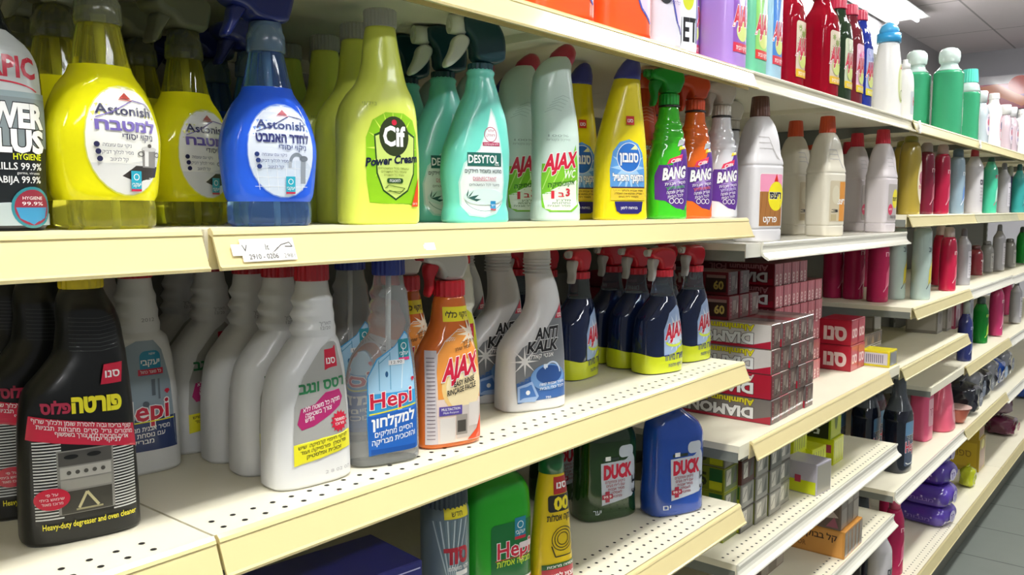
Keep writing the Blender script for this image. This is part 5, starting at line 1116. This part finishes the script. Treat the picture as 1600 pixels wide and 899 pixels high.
KIND['cube'] = (carton(.11, .08, .065, 'a81f30', sano_cube_side, cube_end), 'sandwich_bag_box', 'box')
put('cube', 2.225, .705, Z35, 0, 'red box with pale lettering, lower of the two beside the red wall')
put('cube', 2.227, .707, Z35+.0656, 0, 'red box with pale lettering, upper of the two beside the red wall')
def brown_side(A):
    A.rect(-.077, .003, .077, .032, ink('6a5038')); [A.poly([(-.07+.03*i, .006), (-.055+.03*i, .03), (-.045+.03*i, .006)], ink('a08058' if i % 2 else '8a6a3c')) for i in range(4)]
KIND['brownp'] = (carton(.20, .16, .035, mat('5c4a38', .12, coat=.8, noise=.3), brown_side, lambda A: (A.rect(-.095, .003, .095, .032, ink('6a5540')), [A.poly([(-.09+.03*i, .006), (-.075+.03*i, .030), (-.065+.03*i, .006)], ink('a08058' if i % 2 else '4c3828')) for i in range(6)])), 'wrapped_packet', 'packet')
for i in range(2): put('brownp', 2.400+.003*i, .765, Z35+i*.0356, 0, ['brown shiny wrapped packet at the end of the foil shelf, lower one', 'brown shiny wrapped packet at the end of the foil shelf, upper one'][i])
def yel(A): A.rect(-.030, .006, .030, .036, ink('cfcfd6')); [A.line([(-.022+.005*i, .01), (-.022+.005*i, .032)], .002, ink('4a4a6a')) for i in range(9)]
KIND['yelbar'] = (carton(.07, .07, .042, 'e2d322', yel, lambda A: A.rect(-.03, .004, .03, .038, ink('8f9092'))), 'yellow_box', 'box')
put('yelbar', 2.325, .64, Z35, 0, 'small yellow box with a barcode panel at the shelf end')

# ---- bin bag boxes on the shelf below
def gs(A): A.rect(-.068, .002, .068, .045, ink('6f7a1c')); A.text('25', .018, .010, .024, ink('2a3018'), w=.034, bold=3, rot=PI/1 if 0 else 0); A.rect(.040, .004, .066, .044, ink('1f5a2c')); A.rect(.040, .004, .066, .020, ink('b8bc1c'))
def ge(bg): return lambda A: (A.rect(-.028, .003, .028, .044, ink(bg)), A.rect(-.022, .012, -.002, .042, ink('c9c5b8')), A.poly([(.002, .010), (.020, .044), (.022, .012)], ink('4a4f48')), A.line([(-.02, .02), (-.006, .036)], .002, ink('3a3a34')))
KIND.update({
 'bag_g': (carton(.060, .14, .047, '8c9420', gs, ge('5c6a34')), 'bin_bag_box', 'box'),
 'bag_s': (carton(.060, .14, .047, '7d7a70', gs, ge('8c8a80')), 'bin_bag_box', 'box'),
 'bag_d': (carton(.060, .14, .047, '4a4640', gs, ge('6a6a62')), 'bin_bag_box', 'box'),
 'bag_r': (carton(.060, .14, .047, '5a2a24', None, ge('4c2620')), 'bin_bag_box', 'box'),
})
def ys(A): A.rect(-.068, .002, .068, .062, ink('cdd41c')); A.text(HEB('שקיות'), .0, .02, .022, ink('5a5a18'), w=.09, bold=3); A.rect(.05, .03, .064, .05, ink('b03a5a'))
def ye(A): A.rect(-.034, .003, .034, .061, ink('c2cc22')); [A.line([(-.028+.012*i, .008), (-.028+.012*i, .056)], .003, ink('6a701c')) for i in range(5)]
KIND['bag_y'] = (carton(.072, .14, .064, 'cdd41c', ys, ye), 'bin_bag_box', 'box')
ordn = ['first', 'second', 'third', 'fourth', 'fifth', 'sixth', 'seventh', 'eighth']
for c in range(5):
    nr = 4
    for r in range(nr):
        k = (['bag_g', 'bag_g', 'bag_g', 'bag_s'] if c == 0 else ['bag_s', 'bag_d', 'bag_s', 'bag_r' if c in (1, 5) else 'bag_s'])[(r+c) % 4 if c else r]
        yy = .715+(.012 if c == 0 else .0)+.003*((c*5+r*3) % 3)
        put(k, 1.462+c*.0625, yy, Z36+r*.0476, 0, 'bin bag box, %s from the shelf in the %s column from the blue jug' % (ordn[r], ordn[c]), group='stacked bin bag boxes')
for c in range(3):
    for r in range([2, 2, 1][c]):
        put('bag_y', 1.815+c*.078+.003*r, [.77, .755, .735][c], Z36+r*.0646, -3*c, 'bright yellow bin bag box, %s from the shelf in the %s yellow column' % (ordn[r], ordn[c]), group='yellow bin bag boxes')
def gk(A): A.rect(-.065, .002, .065, .108, ink('20281c')); [A.text(HEB('ניקול'), .005, z, .014, ink('c9cfc4'), w=.075, bold=3, shear=.15) for z in (.012, .085)]; A.rect(-.03, .045, .045, .075, ink('4a5a44')); A.rect(-.069, .002, -.055, .108, ink('b8c81c'))
KIND['bag_k'] = (carton(.075, .14, .112, '9ab01c', gk, lambda A: (A.rect(-.035, .004, .035, .108, ink('aeb822')), A.ell(0, .055, .012, .035, ink('5a6a1c')))), 'bin_bag_box', 'box')
put('bag_k', 2.075, .735, Z36+.0646, 0, 'tall green and black bin bag box with white script, on top of yellow boxes')
put('bag_y', 2.085, .730, Z36, 0, 'bright yellow box under the tall green and black one')
# open grey lidded yellow box in front
KIND['open_y'] = (carton(.070, .08, .070, 'b9b4c0', lambda A: (A.rect(-.038, .002, .038, .030, ink('ccd61c')), A.rect(-.01, .024, .004, .040, ink('b03a5a'))), lambda A: A.rect(-.032, .003, .032, .066, ink('9a9688'))), 'torn_open_box', 'box')
put('open_y', 1.84, .650, Z36, -6, 'yellow box with grey torn open flap standing in front of the yellow boxes')
# ---- orange carton shelf
def kal(A): A.rect(-.095, .004, .095, .062, ink('d89a4a')); A.text(HEB('קל בבוקר'), .04, .040, .014, ink('4a2a1c'), w=.085, bold=2); A.text('OR', -.0, .014, .012, ink('8a5a2a'), w=.02)
def kaltop(A): A.rect(-.09, .004, .09, .098, ink('6b5a50')); A.text('CAL', -.02, .03, .03, ink('3a2a28'), w=.09, bold=4); A.poly([(.02, .02), (.06, .06), (.09, .03)], ink('c9b8ac')); A.ell(0, .06, .03, .02, ink('4a3630')); A.poly([(.06, .005), (.09, .005), (.08, .03)], ink('a05a6a'))
KIND.update({'kal': (carton(.13, .20, .066, 'cf9040', kal, lambda A: [A.rect(-.062+.026*i, .004, -.04+.026*i, .062, ink('8c8072')) for i in range(5)]), 'orange_carton', 'carton'), 'kalt': (carton(.13, .19, .10, '7c6c60', kaltop, lambda A: [A.rect(-.062+.042*i, .004+.048*j, -.024+.042*i, .048+.048*j, ink(['8f8478', '6f6458', 'a39888'][(i+j) % 3])) for i in range(3) for j in range(2)]), 'patterned_carton', 'carton')})
put('kal', 2.03, .70, Z37, 0, 'orange carton with dark lettering on its side')
put('kalt', 2.03, .705, Z37+.0665, 0, 'brown patterned carton stacked on the orange carton')
put('kalt', 1.80, .80, Z37, 0, 'brown patterned carton lying left of the orange one in shade')

# ------------------------------------------------------------------ bottles and bags beyond
def cluster(items):
    for k, px, py, y, z, rz, lb in items: put(k, X(px, y, py), y, z, rz, lb)
cluster([
 ('olive', 1421, 290, .645, ZM, -4, 'olive gold air freshener bottle, front one next to the floor polish'), ('olive', 1409, 290, .71, ZM, -4, 'olive gold air freshener bottle set behind the front one'),
 ('dred', 1446, 290, .655, ZM, 0, 'dark crimson aerosol can left of the bright crimson one'), ('ruby', 1471, 290, .64, ZM, 0, 'bright crimson aerosol can with pale cap on the eye level shelf'), ('dred', 1461, 290, .72, ZM, 0, 'dark crimson aerosol can in the second row'),
 ('lblue', 1495, 290, .645, ZM, 0, 'pale blue aerosol can between crimson can and white bottle'), ('wscr', 1521, 290, .64, ZM, -3, 'white bottle with red cap and black script'),
 ('mint', 1547, 290, .64, ZM, -3, 'mint green bottle right of the white scripted bottle'), ('silver', 1568, 290, .64, ZM, 0, 'silver grey bottle between mint and teal ones'), ('teal', 1592, 290, .64, ZM, 0, 'teal bottle at the right edge on the eye level shelf'), ('dkblue', 1578, 290, .70, ZM, 0, 'dark blue bottle in the second row near the right edge'),
 # spring flower shelf
 ('pinkb', 1302, 430, .86, Z4S, 0, 'magenta softener bottle, furthest left behind the red boxes'), ('pinkb', 1334, 430, .80, Z4S, 0, 'magenta softener bottle, second behind the foil shelf'), ('pinkb', 1372, 430, .72, Z4S, 0, 'magenta softener bottle, nearest the flower aerosols'), ('pinkb', 1350, 430, .90, Z4S, 0, 'magenta softener bottle in the back row'),
 ('aero', 1400, 430, .70, Z4S, 0, 'greenish flower aerosol can in shade, left of its pair'), ('aero', 1439, 430, .640, Z4S, 0, 'pale green blue flower aerosol can in front'),
 ('aerored', 1481, 420, .640, Z4S, 0, 'bright crimson can right of the flower aerosols'), ('aerored', 1468, 420, .71, Z4S, 0, 'bright crimson can behind the front one'),
 ('silver', 1504, 420, .66, Z4S-.005, 0, 'silver bottle with red cap beyond the bright crimson can'), ('redt', 1524, 410, .72, Z4S-.005, 0, 'low dark red tub on the grey tub shelf'), ('greyt', 1541, 410, .72, Z4S-.005, 0, 'grey tub next to the dark red tub'), ('silver', 1560, 400, .70, Z4S-.005, 0, 'silver bottle standing beside the grey tubs'), ('greyt', 1577, 400, .70, Z4S-.005, 0, 'grey tub near the right edge of the photo'), ('grnb', 1597, 400, .70, Z4S-.005, 0, 'green bottle at the right edge on the grey tub shelf'),
 # blue green shelf
 ('dkblue', 1508, 520, .625, H0-.533, 0, 'dark blue bottle at the end of the blue and green shelf'), ('grnb', 1532, 500, .665, H0-.533, 0, 'green dish soap bottle beside the dark blue bottle'), ('pinks', 1557, 480, .655, H0-.533, 0, 'pink shampoo bottle, front one'), ('pinks', 1572, 470, .75, H0-.533, 0, 'pink shampoo bottle behind the front one'), ('silver', 1588, 460, .66, H0-.533, 0, 'silver bottle at the right of the pink shampoo'),
])
# small boxes on shelf 4T
def smallbox(bg, fg): return carton(.07, .10, .11, bg, lambda A: (A.rect(-.045, .01, .045, .10, ink(fg)), A.text(HEB('נקי'), 0, .06, .02, ink(bg), w=.05, bold=2)), lambda A: (A.rect(-.03, .008, .03, .10, ink(fg)), A.ell(0, .05, .02, .02, ink(bg))))
KIND.update({'sb1': (smallbox('8f8a80', 'b5b0a6'), 'small_carton', 'carton'), 'sb2': (smallbox('9c3a54', 'c4a0a4'), 'small_carton', 'carton'), 'sb3': (smallbox('3a4050', '7a8290'), 'small_carton', 'carton')})
for i, (k, px, y, lb) in enumerate((('sb1', 1444, .72, 'grey small carton on the lower bay four shelf, leftmost'), ('sb1', 1459, .71, 'grey small carton second from the left on its shelf'), ('sb2', 1472, .70, 'pinkish small carton in the middle of its shelf'), ('sb2', 1484, .70, 'pinkish small carton right of the first pink one'), ('sb3', 1494, .70, 'dark blue grey small carton before the dark blue bottle'))):
    put(k, X(px, y, 500), y, Z4T, 0, lb)
put('sb1', 2.62, .78, Z4T, 0, 'grey small carton in shade at the left end of its shelf')

# big dark bottles on the white railed shelf
def dark_hepi(col):
    def f(o):
        sh = Shape([(0, 0, .044, .032, 3), (.004, 0, .047, .035, 3), (.15, 0, .047, .035, 3), (.175, 0, .043, .033, 2.6), (.20, 0, .030, .027, 2.2), (.225, 0, .020, .020, 2), (.26, 0, .017, .017, 2), (.275, 0, .016, .016, 2)])
        sh.body(mat(col, .1, trans=.2, coat=.7), 'bottle', o, z1=.18, step=.008, caps=(1, 0)); sh.body(mat('6d747c', .1, trans=.5), 'clear_neck', o, z0=.18, step=.008, caps=(0, 1)); cap(o, .272, 0, .019, .018, .02, plas('2a2c34'), 18)
        A = Art(sh.fn(.002), .006); A.rect(-.03, .02, .036, .15, ink('46536a'), r=.008); A.rect(-.028, .11, .034, .148, ink('5a86a8')); A.text('Hepi', .004, .062, .030, RED, w=.062, bold=1.6, outline=WH); A.text(HEB('מסיר'), .002, .095, .016, BLK, w=.046, bold=3, outline=WH); A.ring(.0, .035, .026, .012, .003, WH, 200, 340); A.rect(.02, .165, .03, .172, WH); A.build('label', o)
    return f
KIND.update({'dh': (dark_hepi('141a2a'), 'descaler_bottle', 'bottle'), 'dhr': (dark_hepi('4a141c'), 'descaler_bottle', 'bottle')})
cluster([('dh', 1402, 690, .650, Z4U, -8, 'large dark navy bottle with white and red label, front one on the white railed shelf'), ('dhr', 1362, 660, .75, Z4U, -6, 'large dark red bottle left of the navy one'), ])
put('dh', 2.56, .735, Z4U, -4, 'large dark navy bottle behind the front one')
put('dhr', 2.55, .83, Z4U, 0, 'large dark red bottle at the back')
# pink softener jugs
def pink(o):
    sh = Shape([(0, 0, .056, .042, 2.6), (.005, 0, .060, .047, 2.6), (.045, 0, .058, .045, 2.5), (.10, .004, .046, .038, 2.3), (.145, .010, .033, .030, 2.1), (.180, .012, .025, .024, 2), (.185, .012, .022, .022, 2)])
    sh.body(plas('e2647e'), 'bottle', o, step=.008); cap(o, .184, .012, .026, .023, .026, plas('e88a9c'), 16)
    b = MB(); P = [(-.048, .06), (-.056, .09), (-.048, .13), (-.018, .165), (-.010, .155), (-.036, .125), (-.042, .09), (-.036, .068)]; slab(b, smoothed(P), .009, .003, plas('e2647e')); b.build('handle', o)
    A = Art(sh.fn(), .008); A.ell(.012, .06, .022, .034, ink('e8a8b0')); A.text(HEB('רך'), .012, .056, .016, ink('b83050'), w=.026); A.build('label', o)
def pinkslab(o):
    sh = Shape([(0, 0, .036, .028, 3.5), (.004, 0, .039, .031, 3.5), (.15, 0, .038, .030, 3.2), (.185, 0, .026, .024, 2.4), (.195, 0, .018, .018, 2)]); sh.body(plas('d85a80'), 'bottle', o, step=.01); cap(o, .193, 0, .02, .018, .018, plas('d85a80'), 16); A = Art(sh.fn(), .01); A.rect(-.02, .05, .026, .14, ink('e8b0bc'), r=.006); A.text(HEB('רך'), .002, .09, .02, ink('a82a50'), w=.03); A.build('label', o)
def jar(c, lid):
    def f(o):
        sh = Shape([(0, 0, .030, .030, 2), (.003, 0, .033, .033, 2), (.06, 0, .033, .033, 2), (.068, 0, .029, .029, 2)]); sh.body(mat(c, .1, trans=.4), 'jar', o, step=.01); cap(o, .067, 0, .031, .030, .014, plas(lid), 20)
    return f
def bowl(o):
    sh = Shape([(0, 0, .030, .030, 2), (.03, 0, .040, .040, 2), (.05, 0, .048, .048, 2)]); sh.body(plas('b8604c'), 'tub', o, step=.01); b = MB(); b.cyl((0, 0, .05), (0, 0, .054), .051, .051, plas('d8b4a8'), 28); b.build('rim', o)
KIND.update({'pink': (pink, 'softener_jug', 'jug'), 'pinkslab': (pinkslab, 'softener_bottle', 'bottle'), 'jar': (jar('8a8078', '4a4440'), 'glass_jar', 'jar'), 'bowl': (bowl, 'terracotta_tub', 'tub')})
cluster([('pinkslab', 1440, 640, .68, Z4U, -6, 'upright pink softener bottle beside the dark navy one'), ('pink', 1469, 625, .665, Z4U, -4, 'wide bottomed pink softener jug with handle'), ('pink', 1452, 600, .80, Z4U, 0, 'wide bottomed pink softener jug behind the front ones'),
 ('bowl', 1494, 630, .645, Z4U, 0, 'terracotta coloured tub at the shelf end')])
put('jar', 3.50, .765, Z4U, 0, 'glass jar stacked lowest behind the terracotta tub')
put('jar', 3.50, .765, Z4U+.0815, 0, 'glass jar standing on top of the other jar')
# bags
def bag(col, w, d, h, rough=.15, art=None, seed=1, col2=None, t=0):
    def f(o):
        rnd = random.Random(seed); n = 40; R = []; ph = [rnd.uniform(0, 6.28) for _ in range(8)]
        for i in range(19):
            z = h*i/18; k = min(1, (z/h*7)**.5, ((1-z/h)*5+.12)**.6); R.append([])
            for j in range(n):
                a = 2*PI*j/n; c, q = math.cos(a), math.sin(a)
                wob = 1+.05*math.sin(3*a+ph[0]+z*60)+.04*math.sin(7*a+ph[1]-z*90)+.03*math.sin(11*a+ph[2]+z*140)
                R[-1].append((w*k*wob*math.copysign(abs(c)**.7, c), d*(k*.9+.0)*wob*math.copysign(abs(q)**.7, q), z))
        b = MB(); b.rings(R, mat(col, rough, coat=.8, noise=.25, trans=t)); b.build('bag', o)
        b = MB(); b.rings([[(w*s*math.cos(2*PI*j/20)*(1+.2*math.sin(5*j)), .004*math.sin(2*PI*j/20), zz) for j in range(20)] for zz, s in ((h*.97, .35), (h*1.03, .6), (h*1.08, .75))], mat(col2 or col, .15, coat=.8)); b.build('gathered_top', o)
        if art:
            b = MB(); b.keep = 1; A = Art(lambda x, z, off: (x, -d*1.04-off-.002, z), .02); A.ell(0, h*.5, w*.5, h*.22, ink(art)); A.text(HEB('רך'), 0, h*.46, h*.1, WH, w=w*.6, bold=3); A.build('label', o)
    return f
def pillowpack(col, w, d, h):
    def f(o):
        R = []; n = 44
        for i in range(13):
            z = h*i/12; k = math.sin(PI*(i+.9)/13.8)**.2
            R.append([(w*k*(1+.018*math.sin(9*2*PI*j/n+z*70))*math.copysign(abs(math.cos(2*PI*j/n))**.38, math.cos(2*PI*j/n)), d*k*(1+.02*math.sin(11*2*PI*j/n))*math.copysign(abs(math.sin(2*PI*j/n))**.38, math.sin(2*PI*j/n)), z) for j in range(n)])
        b = MB(); b.rings(R, mat(col, .12, coat=.9, noise=.25)); b.build('bag', o)
        A = Art(lambda x, z, off: (x, -d*.985-off-.003, z), .02); A.ell(0, h*.5, w*.35, h*.28, ink('cfc8e4')); A.text(HEB('רך'), 0, h*.4, h*.22, ink('4a2a8c'), w=w*.4, bold=3); A.build('label', o)
        A = Art(lambda u, z, off: (-w*.985-off-.003, -u, z), .02); [A.star(-d*.5+d*.5*i, h*.5, .005, .002, 6, ink('c8b8e8')) for i in range(3)]; A.text(HEB('מגבות'), 0, h*.3, h*.16, ink('8a70c8'), w=d*.9); A.build('side_print', o)
    return f
KIND.update({'pillow': (pillowpack('5a3fae', .068, .085, .0715), 'purple_wipes_pack', 'pack'), 'bagy': (carton(.12, .13, .135, mat('b89a1c', .3, coat=.5, noise=.2), lambda A: (A.rect(-.055, .02, .055, .12, ink('c2a424')), A.text(HEB('ספוג'), 0, .06, .03, ink('8a701c'), w=.07)), lambda A: (A.rect(-.05, .01, .05, .09, ink('8a4a2c')), A.ell(0, .11, .03, .02, ink('e8d86a')))), 'yellow_packet', 'packet'),
 'bagc': (bag('a8909c', .07, .06, .16, art='b8305c', seed=2, t=.2), 'clear_refill_bag', 'bag'), 'bagr': (bag('6a2a44', .075, .07, .09, art='a8305c', seed=3), 'plum_bag', 'bag'), 'bagb': (bag('2a5ac0', .08, .06, .12, art='8ab8f0', seed=4), 'blue_bag', 'bag'),
 'bagsil': (bag('8e9096', .07, .06, .14, art='5a6a8c', seed=5, rough=.1), 'silver_bag', 'bag'), 'bagdk': (bag('2c2e38', .07, .06, .12, art='8a8c98', seed=6), 'dark_bag', 'bag'), 'baglime': (bag('c8d01c', .035, .03, .08, seed=7), 'lime_sponge_bag', 'bag')})
pw = .0718
for i in range(4): put('pillow', 3.15+[0, -.012, .008, .0][i], [.69, .685, .695, .70][i], ZB+pw*i, [-8, -3, -10, -2][i], 'purple wipes pack, %s of the stack on the bottom shelf' % ['lowest', 'second from below', 'third from below', 'topmost'][i])
put('baglime', X(1510, .66, 740), .655, ZB, 0, 'small lime sponge bag in front of the yellow packet')
put('bagy', X(1520, .70, 700)-.05, .72, ZB, 0, 'yellow brown packet beside the purple stack, lower one'); put('bagy', X(1520, .70, 700)-.055, .725, ZB+.1355, 1, 'yellow brown packet stacked on the other yellow one')
cluster([('bagr', 1563, 680, .70, ZB, 0, 'plum coloured bag low on the bottom shelf'), ('bagb', 1597, 620, .75, ZB, 0, 'blue bag at the right edge on the bottom shelf'), ('bagc', 1548, 700, .80, ZB, 0, 'clear pinkish refill bag behind the yellow packet')])
put('bagc', X(1563, .70, 680), .71, ZB+.096, 8, 'clear pinkish refill bag lying on the plum bag')
Z5U = Z4U-.005
for x, y, k, lb in ((3.38, .82, 'bagsil', 'silver crumpled bag furthest left in shade on the tan railed shelf'), (3.485, .66, 'bagdk', 'dark crumpled bag, frontmost left one on the tan railed shelf'), (3.655, .68, 'bagsil', 'silver crumpled bag right of the dark bag'), (3.825, .68, 'bagdk', 'dark crumpled bag between two silver bags'), (4.10, .70, 'bagsil', 'silver crumpled bag near the right edge'), (4.26, .70, 'bagb', 'bright blue bag on the fifth shelf at the right edge'), (4.43, .70, 'bagsil', 'silver bag on the fifth shelf right of the bright blue bag')):
    put(k, x, y, Z5U if x < 3.9 else H0-.78, 0, lb)
# bottom shelf bottles of bay three and four
put('pinkb', 2.96, .765, ZB, 0, 'red pink bottle behind the front one on the bottom shelf')
cluster([('pinkb', 1398, 800, .66, ZB, 0, 'red pink bottle on the bottom shelf left of the purple packs'), ('wscr', 1376, 850, .625, ZB, 0, 'clear grey bottle low at the bottom below the orange carton'), ('dh', 1345, 850, .70, ZB, -4, 'dark bottle at the bottom edge below the orange carton'), ('dhr', 1330, 850, .80, ZB, -4, 'dark red bottle at the bottom edge behind the dark one')])
# shade goods under the second bay
for i, (px, y) in enumerate(((1.19, .86), (1.04, .90))): put('duck_g', px, y, ZN, -16, ['dark green toilet cleaner jug at the back wall', 'dark green toilet cleaner jug at the back wall, further left'][i])
# promotional board far away by the end wall
t = thing('advertising_board', (XW-.16, 1.06, H0+.86)); tag(t, 'colourful advertising board with fruit shapes high by the far wall', 'advertising board')
b = MB(); b.box(-.02, -.60, 0, .02, .60, .29, mat('5c3a78', .6)); b.build('board', t)
A = Art(lambda u, z, off: (-.02-off*4, -u, z), .1); A.rect(-.6, .22, .6, .29, ink('c9c4c8')); A.rect(-.6, .0, -.15, .22, ink('b04a5c')); A.ell(-.22, .20, .09, .08, ink('d8503c')); A.ell(.02, .12, .07, .07, ink('8a4a8c')); A.poly([(-.55, .2), (-.2, .02), (-.12, .06), (-.4, .22)], ink('d87a4a')); A.ell(.4, .11, .14, .09, ink('7a2a7c')); A.ell(.1, .255, .07, .02, ink('8a858c')); A.build('board_print', t)
b = MB(); [b.box(-.02, y-.03, -H0-.86, .02, y+.03, 0, GREYP) for y in (-.5, .5)]; b.build('stand', t)
